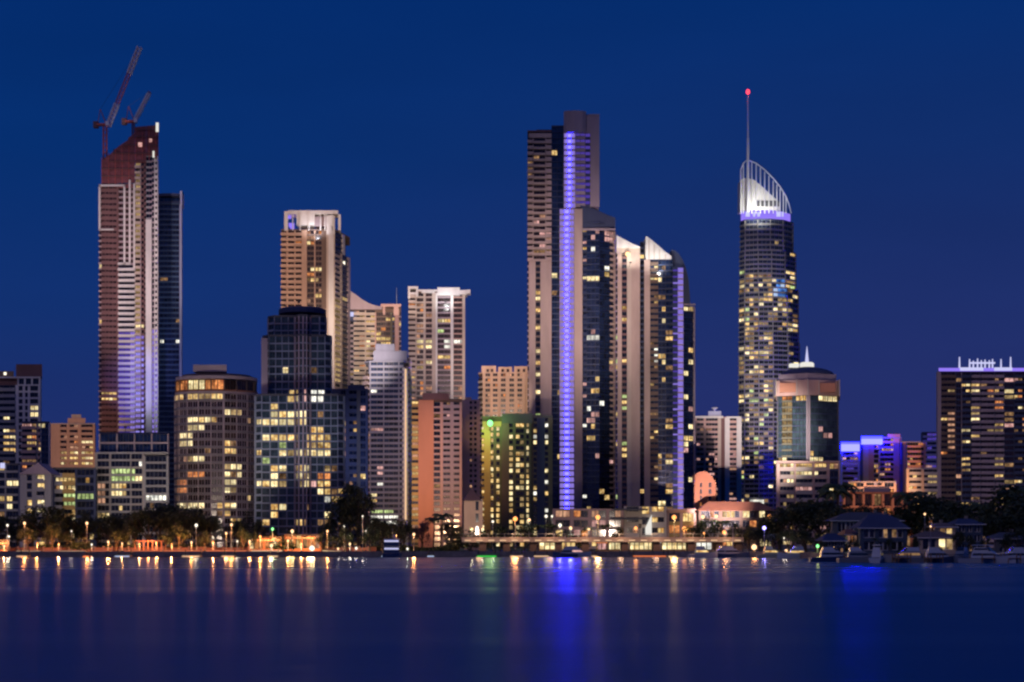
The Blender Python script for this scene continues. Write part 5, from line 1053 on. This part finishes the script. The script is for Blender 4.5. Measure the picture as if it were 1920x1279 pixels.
# right bank
for px, yt, D, k, w in ((1424, 990, 480, 'broad', 1.1), (1440, 970, 500, 'broad', 1.1), (1462, 958, 500, 'wide', 1.1), (1486, 948, 490, 'broad', 1.2), (1510, 938, 495, 'wide', 1.1), (1536, 935, 490, 'broad', 1.2), (1452, 1000, 470, 'broad', 1.1), (1478, 992, 455, 'wide', 1.0), (1504, 985, 448, 'broad', 1.1), (1530, 1000, 440, 'wide', .9),
                        (1556, 908, 560, 'palm', 1.0), (1567, 898, 565, 'palm', 1.0), (1560, 948, 480, 'broad', 1.0), (1590, 950, 470, 'wide', 1.1), (1622, 946, 475, 'broad', 1.0), (1650, 948, 470, 'wide', 1.0), (1684, 944, 478, 'broad', 1.0), (1698, 915, 520, 'palm', 1.1), (1716, 934, 480, 'broad', 1.1), (1738, 926, 485, 'broad', 1.0), (1760, 932, 480, 'wide', .9),
                        (1784, 938, 470, 'broad', .9), (1812, 942, 465, 'wide', 1.0), (1838, 936, 460, 'palm', 1.1), (1852, 946, 440, 'broad', 1.0), (1872, 930, 430, 'wide', 1.1), (1896, 912, 425, 'broad', 1.2), (1916, 902, 430, 'palm', 1.3), (1908, 940, 400, 'broad', 1.2),
                        (1880, 962, 400, 'wide', 1.0), (1576, 1010, 395, 'shrub', 1.3), (1700, 1018, 385, 'shrub', 1.2), (1754, 1022, 380, 'shrub', 1.3), (1842, 1012, 385, 'broad', .8), (1545, 1016, 385, 'broad', .8), (1602, 1008, 380, 'wide', .7), (1640, 1006, 378, 'palm', .9), (1668, 1010, 380, 'broad', .7), (1716, 1004, 378, 'broad', .8), (1798, 996, 380, 'wide', .8), (1820, 1004, 378, 'broad', .7), (1886, 1000, 365, 'broad', .9), (1908, 990, 368, 'wide', .9)):
    tree(k, px, yt, D, 'on the right bank' if D >= 390 else 'on the front right bank', w)
# far-off vegetation, one mass
v, f = [], []; r_ = random.Random(3)
for i in range(7000):
    x = r_.uniform(-500, 520); y = r_.uniform(1205, 1330); h = 6 + 5 * math.sin(x * .02) * math.sin(x * .053 + 1) + r_.uniform(-6, 4)
    z = GZ + max(.4, r_.uniform(0, max(1, h))); s = r_.uniform(.8, 1.9); a = r_.uniform(0, 3.14); k = len(v); u = (math.cos(a) * s, math.sin(a) * s)
    v += [(x - u[0], y - u[1], z - s * .5), (x + u[0], y + u[1], z - s * .4), (x + u[0] * .7, y + u[1], z + s * .8), (x - u[0], y, z + s * .6)]; f.append((k, k + 1, k + 2, k + 3))
tag(mesh_obj('distant_trees', v, f, 'leaf_dark'), 'dark band of far trees seen low between the towers', 'trees', kind='stuff')
# hedge along the left promenade
v, f = [], []
for i in range(9000):
    x = r_.uniform(P(-20, 524)[0], P(860, 524)[0]); y = r_.uniform(522, 526); z = GZ + r_.uniform(.1, 1.5 + .5 * math.sin(x * .3)); s = r_.uniform(.15, .35); a = r_.uniform(0, 3.14); k = len(v); u = (math.cos(a) * s, math.sin(a) * s)
    v += [(x - u[0], y - u[1], z - s), (x + u[0], y + u[1], z - s), (x + u[0], y + u[1], z + s), (x - u[0], y - u[1], z + s)]; f.append((k, k + 1, k + 2, k + 3))
tag(mesh_obj('hedge', v, f, 'leaf_mid'), 'long clipped hedge behind the road on the left bank', 'hedge', kind='stuff')

# ------------------------------------------------------------------ waterfront wall, added glow ledges, lamps
r = empty('garden_wall', (P(240, 521)[0], 521, GZ), 'long pinkish garden wall lit orange by the street lamps on the left bank', 'wall')
for k in range(46):
    x0, x1 = P(-30 + k * 16, 521)[0], P(-30 + (k + 1) * 16, 521)[0]; hh = 1.15 + (k % 5 == 0) * .2
    Bag().box(x0 + .02, x1 - .02, 520.8, 521.2, GZ, GZ + hh).build('wall_panel', 'salmon' if k % 3 else 'terracotta', r)
    Bag().box(x0 - .2, x0 + .2, 520.6, 521.4, GZ, GZ + 1.6).build('pillar', 'peach', r)
def ledge(p0, p1, y, D, mat, lab):  # added benches; their glowing strips stand in for light lines along the shore
    r = empty('added_glow_bench', (P((p0 + p1) / 2, D)[0], D, GZ), lab, 'bench', 'added long benches whose strips imitate light lines on the promenade')
    x0, x1 = P(p0, D)[0], P(p1, D)[0]; z = Z(y, D)
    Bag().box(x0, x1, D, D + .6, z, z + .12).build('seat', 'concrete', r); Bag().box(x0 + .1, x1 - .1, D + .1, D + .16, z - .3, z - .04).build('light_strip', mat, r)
    for q in (x0 + .3, (x0 + x1) / 2, x1 - .3): Bag().box(q - .15, q + .15, D + .17, D + .55, GZ + .03, z - .004).build('leg', 'concrete', r)
ledge(30, 76, 1032.8, 489, 'strip_warm', 'leftmost long added bench with a warm strip as light line')
ledge(80, 104, 1033, 489, 'strip_orange', 'short added bench with a dim orange glow strip left of the longest one')
ledge(108, 158, 1032.8, 489, 'strip_warm', 'brightest long added bench strip below the yellow lit low block')
ledge(162, 200, 1032.6, 489, 'strip_orange', 'dim orange added bench strip below the left side of the grey stone block')
ledge(232, 300, 1032.4, 489, 'strip_orange', 'long orange added bench strip below the white lit corner of the grey stone block')
ledge(306, 380, 1032.2, 489, 'strip_orange', 'long orange added bench strip below the left side of the round block')
ledge(386, 462, 1032, 489, 'strip_orange', 'long orange added bench strip below the right side of the round block')
ledge(470, 530, 1032, 489, 'strip_warm', 'warm added bench strip below the narrow pale slab')
ledge(604, 640, 1033, 489, 'strip_warm', 'warm added bench strip right of the very bright lamp')
def pontoon(p0, p1, D, mat, lab):
    r = empty('pontoon', (P((p0 + p1) / 2, D)[0], D, 0), lab, 'pontoon', 'floating pontoons with edge lights')
    x0, x1 = P(p0, D)[0], P(p1, D)[0]
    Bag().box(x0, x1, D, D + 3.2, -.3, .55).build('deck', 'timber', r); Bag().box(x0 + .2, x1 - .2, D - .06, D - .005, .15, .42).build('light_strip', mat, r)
    for q in (x0 + .5, x1 - .5): Bag().bar((q, D + 3.4, -1), (q, D + 3.4, 2.2), .14, 6).build('mooring_pile', 'dark_metal', r)
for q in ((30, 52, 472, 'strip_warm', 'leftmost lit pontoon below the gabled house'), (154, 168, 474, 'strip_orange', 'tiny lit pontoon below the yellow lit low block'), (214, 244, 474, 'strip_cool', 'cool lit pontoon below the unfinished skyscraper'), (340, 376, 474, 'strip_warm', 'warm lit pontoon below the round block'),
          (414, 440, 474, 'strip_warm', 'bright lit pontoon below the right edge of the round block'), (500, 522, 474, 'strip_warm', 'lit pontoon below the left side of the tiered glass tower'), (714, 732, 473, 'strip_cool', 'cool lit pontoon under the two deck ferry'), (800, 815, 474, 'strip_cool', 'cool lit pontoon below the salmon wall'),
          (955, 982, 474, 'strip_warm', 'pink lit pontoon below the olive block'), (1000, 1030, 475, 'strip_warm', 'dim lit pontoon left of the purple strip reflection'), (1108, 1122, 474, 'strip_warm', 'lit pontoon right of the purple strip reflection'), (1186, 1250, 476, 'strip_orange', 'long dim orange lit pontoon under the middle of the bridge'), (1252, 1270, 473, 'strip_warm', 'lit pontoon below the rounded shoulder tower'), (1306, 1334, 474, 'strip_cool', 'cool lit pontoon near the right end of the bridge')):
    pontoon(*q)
pontoon(1046, 1112, 476.5, 'added_strip_blue', 'added blue lit pontoon feeding the reflection beneath the purple strip of the centre tower')  # added, with its blue strip, to strengthen the reflection on the water
pontoon(893, 932, 476.5, 'added_strip_green', 'added green lit pontoon feeding the reflection below the green beacon')  # added to put green light on the water near the bank
OR_ = 0
OR = (1, .36, .10)
for p0, p1, y, m, lab in ((466, 528, 1008, ('orange', 'warm', 'bright'), 'warm lit waterside cafe below the narrow pale slab'), (534, 602, 1004, ('warm', 'orange', 'peachlit'), 'orange lit cafe behind the very bright round lamp'), (-30, 14, 1014, ('bright', 'warm', 'gold'), 'yellow lit boat shed at the left edge of the waterfront')):
    DD = 510; b = Bld('cafe', lab, 'cafe', (p0 + p1) / 2, DD, 'cafes on the left waterfront')
    b.core([(p0, DD), (p1, DD)], GZ, Z(y, DD), 7, 'brown', inset=1.2, rt=.3)
    b.facade((p0, DD), (p1, DD), GZ, Z(y, DD), 3.4, [('P', 2), ('G', (p1 - p0) * .4, 3, {'sh': .18, 'm': 'terracotta'}), ('P', 2), ('G', (p1 - p0) * .45, 4, {'sh': .18, 'm': 'terracotta'}), ('P', 2)], lambda px, py, fl, bay, r, m=m: r.choice(m + ('dim',)), wall='terracotta')
    b.pbox('awning', p0 + 2, p1 - 2, DD - 2.4, DD - .3, y + 4, y + 5.4, 'salmon'); b.finish()
    l = bpy.data.lights.new('bulb', 'POINT'); l.energy = 4200; l.color = (1, .42, .14); l.shadow_soft_size = .4; lo = bpy.data.objects.new('bulb', l); C.objects.link(lo); lo.parent = b.root; lo.location = (2, -4.5, 2.6)
x, y = P(283, 508); r = empty('pergola', (x, y, GZ), 'orange lit timber pergola under the trees left of the round block', 'pergola')
x0, x1 = P(254, 508)[0], P(312, 508)[0]
for k in range(8):
    q = x0 + k * (x1 - x0) / 7
    Bag().box(q - .12, q + .12, 507, 507.24, GZ, GZ + 3).build('post', 'salmon', r); Bag().box(q - .1, q + .1, 506.4, 511, GZ + 3.2, GZ + 3.4).build('rafter', 'salmon', r)
Bag().box(x0 - .3, x1 + .3, 506.95, 507.3, GZ + 3.0, GZ + 3.195).build('beam', 'salmon', r)
l = bpy.data.lights.new('bulb', 'POINT'); l.energy = 2200; l.color = (1, .32, .10); l.shadow_soft_size = .4; lo = bpy.data.objects.new('bulb', l); C.objects.link(lo); lo.parent = r; lo.location = (0, -4, 2.8); WH = (1, .86, .66)
def lamp(px, py, D, col='lamp_warm', lc=OR, W=900, **kw):
    lab = {'lamp_warm': 'warm white', 'lamp_orange': 'orange', 'lamp_white': 'white', 'lamp_green': 'greenish', 'lamp_blue': 'blue'}[col] + (' tall' if py < 1000 else '') + ' lamp ' + ('on the left bank' if px < 480 else 'on the centre bank' if px < 870 else 'behind the bridge' if px < 1400 else 'on the right bank') + ' below ' + lmk(px)
    own = 'label' in kw; ob = street_lamp(px, py, D, kw.pop('label', lab), col, lc, W, **kw)
    if not own: NAMED.setdefault(lab, []).append((px, ob))
for px, py, c, lc, W, r_l in ((14, 985, 'lamp_white', WH, 500, .45), (17, 1006, 'lamp_white', WH, 400, .35), (46, 981, 'lamp_warm', OR, 900, .5), (134, 996, 'lamp_white', WH, 300, .3), (163, 981, 'lamp_warm', OR, 1200, .5), (172, 1021, 'lamp_white', WH, 700, .35), (203, 1016, 'lamp_warm', OR, 1500, .4), (229, 1019, 'lamp_warm', OR, 600, .28),
                              (293, 1014, 'lamp_orange', OR, 1500, .35), (262, 1018, 'lamp_orange', OR, 1300, .3), (359, 1017, 'lamp_warm', OR, 1100, .4), (368, 985, 'lamp_white', WH, 600, .6), (424, 1000, 'lamp_warm', OR, 900, .4), (434, 984, 'lamp_warm', OR, 900, .5), (445, 1015, 'lamp_white', WH, 700, .35), (110, 1020, 'lamp_orange', OR, 1300, .3), (70, 1020, 'lamp_orange', OR, 1300, .3), (8, 1024, 'lamp_warm', OR, 1600, .4), (322, 1022, 'lamp_orange', OR, 1300, .3), (400, 1020, 'lamp_orange', OR, 1400, .3),
                              (468, 1015, 'lamp_warm', OR, 1300, .4), (511, 992, 'lamp_green', (.7, 1, .5), 700, .5), (509, 1023, 'lamp_warm', WH, 1500, .6), (488, 1006, 'lamp_orange', OR, 1800, .4), (548, 996, 'lamp_warm', (1, .75, .3), 1800, .6), (540, 1014, 'lamp_warm', OR, 1200, .4), (565, 1020, 'lamp_orange', OR, 1200, .3), (614, 996, 'lamp_warm', OR, 800, .4), (645, 987, 'lamp_white', WH, 300, .3), (656, 1005, 'lamp_white', WH, 300, .35),
                              (656, 1020, 'lamp_warm', WH, 500, .4), (668, 1028, 'lamp_white', WH, 500, .5), (634, 1029, 'lamp_warm', WH, 500, .35), (680, 968, 'lamp_white', WH, 200, .3), (686, 996, 'lamp_white', WH, 200, .3), (776, 1002, 'lamp_warm', OR, 1000, .5), (764, 1029, 'lamp_white', (.8, 1, .8), 400, .4)):
    if c == 'lamp_orange': py += ((px * 7) % 9) - 5
    lamp(px, py, 494 if py > 1012 else 503, c, lc, W * (3.4 if lc == OR else .7), r=r_l * .8)
lamp(585, 1028, 488, 'lamp_white', (1, .72, .36), 6500, r=.8, label='very bright round white lamp near the water in front of the tiered glass tower')
for px, py, D, c, lc, W, r_l in ((966, 973, 520, 'lamp_orange', OR, 4200, .7), (1121, 970, 520, 'lamp_orange', (1, .6, .2), 4200, .7), (1264, 970, 520, 'lamp_orange', (1, .6, .2), 4200, .7), (992, 975, 540, 'lamp_warm', WH, 500, .5), (1024, 968, 560, 'lamp_white', WH, 400, .5), (1035, 968, 560, 'lamp_white', WH, 300, .35), (1104, 992, 550, 'lamp_warm', WH, 700, .45),
                                 (1192, 990, 550, 'lamp_orange', OR, 1500, .5), (1283, 992, 550, 'lamp_orange', OR, 1800, .8), (1318, 969, 560, 'lamp_warm', WH, 500, .6), (1343, 968, 560, 'lamp_warm', WH, 500, .6), (1320, 1000, 530, 'lamp_orange', OR, 900, .3), (1358, 998, 530, 'lamp_orange', OR, 1900, .6), (924, 978, 540, 'lamp_white', WH, 300, .4), (1050, 985, 545, 'lamp_white', WH, 900, .6), (1070, 990, 545, 'lamp_warm', (.9, 1, .7), 700, .5), (885, 992, 530, 'lamp_warm', (1, .9, .5), 500, .4), (905, 992, 530, 'lamp_warm', WH, 500, .4)):
    lamp(px, py, D, c, lc, W * (1.8 if lc != WH else 1), r=r_l)
for px, py, D, c, lc, W, r_l in ((1433, 990, 470, 'lamp_blue', (.3, .25, 1), 900, .5), (1443, 968, 520, 'lamp_orange', OR, 1500, .6), (1414, 1026, 462, 'lamp_warm', OR, 1100, .75), (1443, 1031, 460, 'lamp_white', WH, 200, .25), (1474, 1033, 452, 'lamp_warm', WH, 350, .4), (1477, 969, 520, 'lamp_white', WH, 200, .3), (1533, 1024, 420, 'lamp_green', (.85, 1, .3), 500, .4), (1470, 1009, 450, 'lamp_white', WH, 60, .2),
                                 (1734, 964, 400, 'lamp_warm', WH, 40, .25), (1745, 987, 380, 'lamp_warm', OR, 60, .2)):
    lamp(px, py, D, c, lc, W, r=r_l)

# ------------------------------------------------------------------ boats
def yacht(px, py_water, D, L, label, flip=1, mat='hull_white', cabin=True, mast=0.0, lit_='dark', rz=0, deck2=False):
    x, y = P(px, D); r = empty('motor_yacht' if not mast else 'sailing_boat', (x, y, 0), label, 'boat', 'boats moored along the far shore', rz)
    v, f = [], []; n = 9
    for i in range(n):
        t = i / (n - 1); w = L * .16 * (1 - max(0, (t - .45) / .55) ** 2.2) + .03; zz = .9 + t * t * .75; xx = (t - .5) * L * flip
        v += [(xx, -w, zz), (xx, -w * .72, .0), (xx, 0, -.35), (xx, w * .72, .0), (xx, w, zz)]
    for i in range(n - 1):
        for k in range(4): a = i * 5 + k; f.append((a, a + 1, a + 6, a + 5))
        f.append((i * 5, i * 5 + 5, i * 5 + 9, i * 5 + 4))
    f.append((0, 1, 2, 3, 4)); mesh_obj('hull', v, f, mat, r)
    def taper(name, x0, x1, w, z0, z1, m, rake=.25):
        k = rake * (x1 - x0); q = [(x0, -w, z0), (x1, -w, z0), (x1, w, z0), (x0, w, z0), (x0 + k * .2, -w * .85, z1), (x1 - k, -w * .85, z1), (x1 - k, w * .85, z1), (x0 + k * .2, w * .85, z1)]
        if flip < 0: q = [(-a, b_, c) for a, b_, c in q]
        mesh_obj(name, q, [(0, 3, 2, 1), (4, 5, 6, 7), (0, 1, 5, 4), (1, 2, 6, 5), (2, 3, 7, 6), (3, 0, 4, 7)], m, r)
    if cabin:
        taper('cabin', -L * .28, L * .22, L * .115, 1.05, 2.35, mat if mat != 'hull_blue' else 'hull_white'); taper('window_band', -L * .25, L * .20, L * .1175, 1.5, 2.05, lit_, .22)
        taper('flybridge', -L * .24, L * .04, L * .10, 2.36, 3.1, 'hull_white' if not deck2 else mat); taper('windscreen', L * .0, L * .08, L * .09, 2.37, 3.2, 'dark', .8)
        if deck2: taper('upper_window_band', -L * .22, L * .02, L * .104, 2.6, 2.95, lit_, .1); taper('sun_roof', -L * .26, L * .08, L * .11, 3.5, 3.62, 'hull_white', .05)
    q = Bag(); q.v = []; 
    for i in range(6): xx = (L * .02 + i * L * .085) * flip; q.bar((xx, -L * .10 + i * .12, 1.1 + i * .08), (xx, -L * .10 + i * .12, 1.75 + i * .08), .025, 3)
    q.bar((L * .02 * flip, -L * .10, 1.75), (L * .445 * flip, -L * .10 + .6, 2.15), .03, 3)
    mesh_obj('guard_rail', q.v, q.f, 'steel', r)
    if mast:
        q = Bag().bar((0, 0, 1), (0, 0, mast), .09, 6, .05).bar((0, 0, 2.4), (-L * .36 * flip, 0, 2.3), .07, 5); mesh_obj('mast', q.v, q.f, 'white_metal', r)
        q = Bag().bar((L * .46 * flip, 0, 1.6), (0, 0, mast * .96), .02, 3).bar((-L * .48 * flip, 0, 1.2), (0, 0, mast * .98), .02, 3); mesh_obj('rigging', q.v, q.f, 'steel', r)
yacht(1318, 0, 466, 8, 'white lit motor boat near the right end of the bridge', 1, lit_='warm')
yacht(1352, 0, 468, 8, 'dark blue motor boat right of the white lit boat at the bridge end', -1, 'hull_blue')
yacht(1374, 0, 468, 9, 'slim sailing boat with a thin mast at the right end of the bridge', 1, 'hull_blue', mast=9)
yacht(1447, 0, 458, 8, 'small grey boat with a warm lit cabin near the blue lamp', 1, 'hull_grey', lit_='warm')
yacht(1490, 0, 440, 9, 'motor boat with warm cabin light under the big dark trees', -1, lit_='warm')
yacht(1562, 0, 364, 10, 'dim blue motor boat at the left end of the right marina', 1, 'hull_blue')
yacht(1612, 0, 350, 9, 'low grey motor boat left of the white moored cruiser', 1, 'hull_grey')
yacht(1646, 0, 346, 8, 'white cruiser seen bright above the blue water reflection', 1, rz=1.2, deck2=True)
yacht(1700, 0, 346, 10, 'motor boat with a dim lit cabin below the lit waterside house', -1, 'hull_grey', lit_='dim')
yacht(1760, 0, 347, 9, 'dark motor boat in front of the lit waterside house', 1, 'hull_blue')
yacht(1802, 0, 346, 8, 'small grey boat turned bow on right of the lit waterside house', -1, 'hull_grey', rz=1.0)
yacht(1852, 0, 338, 11, 'large white cruiser pointing right at the right marina', 1, rz=-.5, deck2=True)
yacht(1898, 0, 340, 9, 'white motor boat with a sloping rail at the right edge of the picture', -1)
yacht(1082, 0, 476, 8, 'small motor boat under the bridge beside the blue reflection', 1, lit_='pinklit')
yacht(1060, 0, 474, 7, 'small dark boat with a mast under the bridge in front of the purple strip', -1, 'hull_blue', mast=6)
# two deck ferry
D = 472; x, y = P(736, D); r = empty('ferry', (x, y, 0), 'two deck ferry with two bright white deck lines moored below the banded office tower', 'boat')
w = 16 / F * D * 1.15
v = []; n = 7
for i in range(n):
    t = i / (n - 1); q = 1.9 * (1 - max(0, (t - .7) / .3) ** 2 * .8); xx = x + (t - .5) * 2 * w
    v += [(xx, y - q, 1.0 + t * .2), (xx, y - q * .8, -.3), (xx, y + q * .8, -.3), (xx, y + q, 1.0 + t * .2)]
f = [(a * 4 + k, a * 4 + (k + 1) % 4, a * 4 + 4 + (k + 1) % 4, a * 4 + 4 + k) for a in range(n - 1) for k in range(4)] + [(3, 2, 1, 0), (24, 25, 26, 27)]
mesh_obj('hull', [(a - x, b_ - y, c) for a, b_, c in v], f, 'hull_blue', r)
for z0, z1 in ((1.2, 3.0), (3.3, 5.0)):
    Bag().box(x - w * .82, x + w * .7, y - 1.6, y + 1.6, z0, z0 + .9).build('deck_wall', 'hull_blue', r)
    Bag().box(x - w * .78, x + w * .66, y - 1.64, y - 1.605, z0 + .95, z0 + 1.45).build('light_line', 'lamp_white' and 'crown_cool', r)
    Bag().box(x - w * .86, x + w * .74, y - 1.75, y + 1.75, z1 - .15, z1 + .12).build('deck_roof', 'hull_white', r)
    for k in range(7): q = x - w * .8 + k * w * .245; Bag().box(q - .05, q + .05, y - 1.66, y - 1.645, z0 + .9, z1 - .16).build('pillar', 'white_metal', r)
Bag().box(x + w * .1, x + w * .4, y - 1, y + 1, 5.13, 6.3).build('wheelhouse', 'hull_white', r); Bag().bar((x, y, 5.1), (x, y, 8), .06, 5).build('mast', 'steel', r)

# ------------------------------------------------------------------ houses on the right bank
def house(px0, px1, ye, yr, D, wall, roof, label, floors=2, lt=None, depth=9, hip=True, cols=None, name='house'):
    b = Bld(name, label, 'house', (px0 + px1) / 2, D, 'houses on the right bank')
    b.core([(px0, D), (px1, D)], GZ, Z(ye, D), depth, wall, inset=1.6, rt=.2); w = px1 - px0
    cols = cols or [('P', w * .08), ('W', w * .24, 2, {'sh': .3}), ('P', w * .08), ('G', w * .2, 2), ('P', w * .08), ('W', w * .24, 2, {'sh': .3}), ('P', w * .08)]
    b.facade((px0, D), (px1, D), GZ, Z(ye, D), (Z(ye, D) - GZ) / floors, cols, lt or LT(.06, ('dim',), (1,)), wall=wall, frame='white_metal')
    x0, x1 = P(px0, D)[0] - .7, P(px1, D)[0] + .7; z0, z1 = Z(ye, D) + .21, Z(yr, D); d0, d1 = D - .9, D + depth + 1; h = min((x1 - x0) * .3, (d1 - d0) * .5) if hip else 0
    q = Bag(); q.v = [(x0, d0, z0), (x1, d0, z0), (x1, d1, z0), (x0, d1, z0), (x0 + h, (d0 + d1) / 2, z1), (x1 - h, (d0 + d1) / 2, z1)]; q.f = [(0, 1, 5, 4), (1, 2, 5), (2, 3, 4, 5), (3, 0, 4), (3, 2, 1, 0)]
    b.part('roof', q, roof); b.part('gutter', Bag().box(x0, x1, d0 - .12, d0 - .004, z0 - .12, z0 + .04), 'white_metal'); b.part('chimney', Bag().box(x1 - h - 1.2, x1 - h - .5, (d0 + d1) / 2 + .6, (d0 + d1) / 2 + 1.3, z0, z1 + .7), 'stone'); return b
house(1546, 1584, 1016, 1000, 392, 'house_blue', 'slate', 'small dim blue house at the left end of the right bank', 2).finish()
house(1588, 1608, 1004, 992, 410, 'concrete', 'terracotta', 'small house with a warm lit front between two dim blue houses', 2, LT(.9, ('peachlit', 'orange'), (2, 1))).finish()
house(1612, 1700, 992, 964, 400, 'house_blue', 'slate', 'wide dim blue house with a long dark roof on the right bank', 2, LT(.0, rects=[(1655, 985, 1680, 1001, 'dim')])).finish()
house(1560, 1690, 978, 960, 440, 'house_grey', 'dark_grey', 'long low grey roofed house behind the dim blue houses', 2, LT(.02, ('peachlit',), (1,), rects=[])).finish()
house(1724, 1792, 1010, 996, 385, 'cream', 'brown', 'waterside house with two big bright windows on the right bank', 1, LT(.0, rects=[(1730, 990, 1760, 1018, 'warm'), (1760, 990, 1792, 1030, 'bright')]), cols=[('P', 5), ('G', 24, 2), ('P', 4), ('G', 26, 2), ('P', 4)]).finish()
b = house(1758, 1790, 990, 980, 392, 'cream', 'brown', 'upper lit room block behind the waterside house', 3, LT(.0, rects=[(1760, 980, 1790, 1003, 'warm')]), cols=[('P', 3), ('G', 20, 2), ('P', 3)]); b.finish()
house(1794, 1842, 985, 972, 400, 'house_blue', 'slate', 'flat fronted dim blue house right of the bright windowed house', 3).finish()
house(1868, 1935, 1012, 998, 372, 'house_grey', 'dark_grey', 'low dark house at the right edge above the marina', 2).finish()
# jetties
for i, (px, D, L, lab) in enumerate(((1590, 362, 12, 'dark timber jetty left of the white cruiser'), (1674, 350, 11, 'dark timber jetty right of the white cruiser'), (1735, 349, 10, 'dark timber jetty below the waterside house'), (1826, 346, 11, 'dark timber jetty left of the large white cruiser'), (1876, 345, 10, 'dark timber jetty right of the large white cruiser'), (1468, 462, 12, 'dark timber jetty under the big dark trees'))):
    x, y = P(px, D); r = empty('jetty', (x, y, 0), lab, 'jetty', 'timber jetties')
    for k in range(12): Bag().box(x - 1.1, x + 1.1, y - L + k * L / 12 + .03, y - L + (k + 1) * L / 12, .95, 1.05).build('plank', 'timber', r)
    for q in (-1, 1):
        Bag().box(x + q * 1.0 - .08, x + q * 1.0 + .08, y - L, y + .5, .78, .946).build('beam', 'timber', r)
        for k in range(4): Bag().bar((x + q * 1.2, y - L + .5 + k * L / 4, -1), (x + q * 1.2, y - L + .5 + k * L / 4, 1.9), .13, 6).build('pile', 'timber', r)

SUB = {'jib_section': 'jib', 'cab': 'slewing_platform', 'window_band': 'cabin', 'upper_window_band': 'flybridge', 'windscreen': 'flybridge', 'lens': 'housing', 'lamp_cap': 'lamp_globe', 'rigging': 'mast', 'gutter': 'roof', 'light_strip': 'seat', 'light_line': 'deck_wall'}
for ro in [o for o in sc.objects if o.type == 'EMPTY']:
    ch = {}
    for o in ro.children: ch.setdefault(o.name.split('.')[0], []).append(o)
    for kk, pp in SUB.items():
        if kk in ch and pp in ch:
            for i, o in enumerate(ch[kk]):
                q = ch[pp][min(i, len(ch[pp]) - 1)]
                if q.location.length < 1e-6: o.parent = q
for lab, it in NAMED.items():
    if len(it) > 1:
        it.sort(key=lambda q: q[0]); nm = ['left one', 'right one'] if len(it) == 2 else ['leftmost'] + ['second from left', 'third from left', 'fourth from left', 'fifth from left', 'sixth from left', 'seventh from left'][:len(it) - 2] + ['rightmost']
        for (q, o), w_ in zip(it, nm): o['label'] = lab + ', ' + w_
LABELS = {}
for o in sc.objects:
    if o.get('label') and not o.parent: LABELS.setdefault(o['label'], []).append(o.name)
for o in sc.objects:
    if o.get('label') and len(o['label'].split()) > 16: print('LONG', len(o['label'].split()), o['label'])
dups = {k: v for k, v in LABELS.items() if len(v) > 1}
if dups: print('DUPLICATE LABELS', dups)
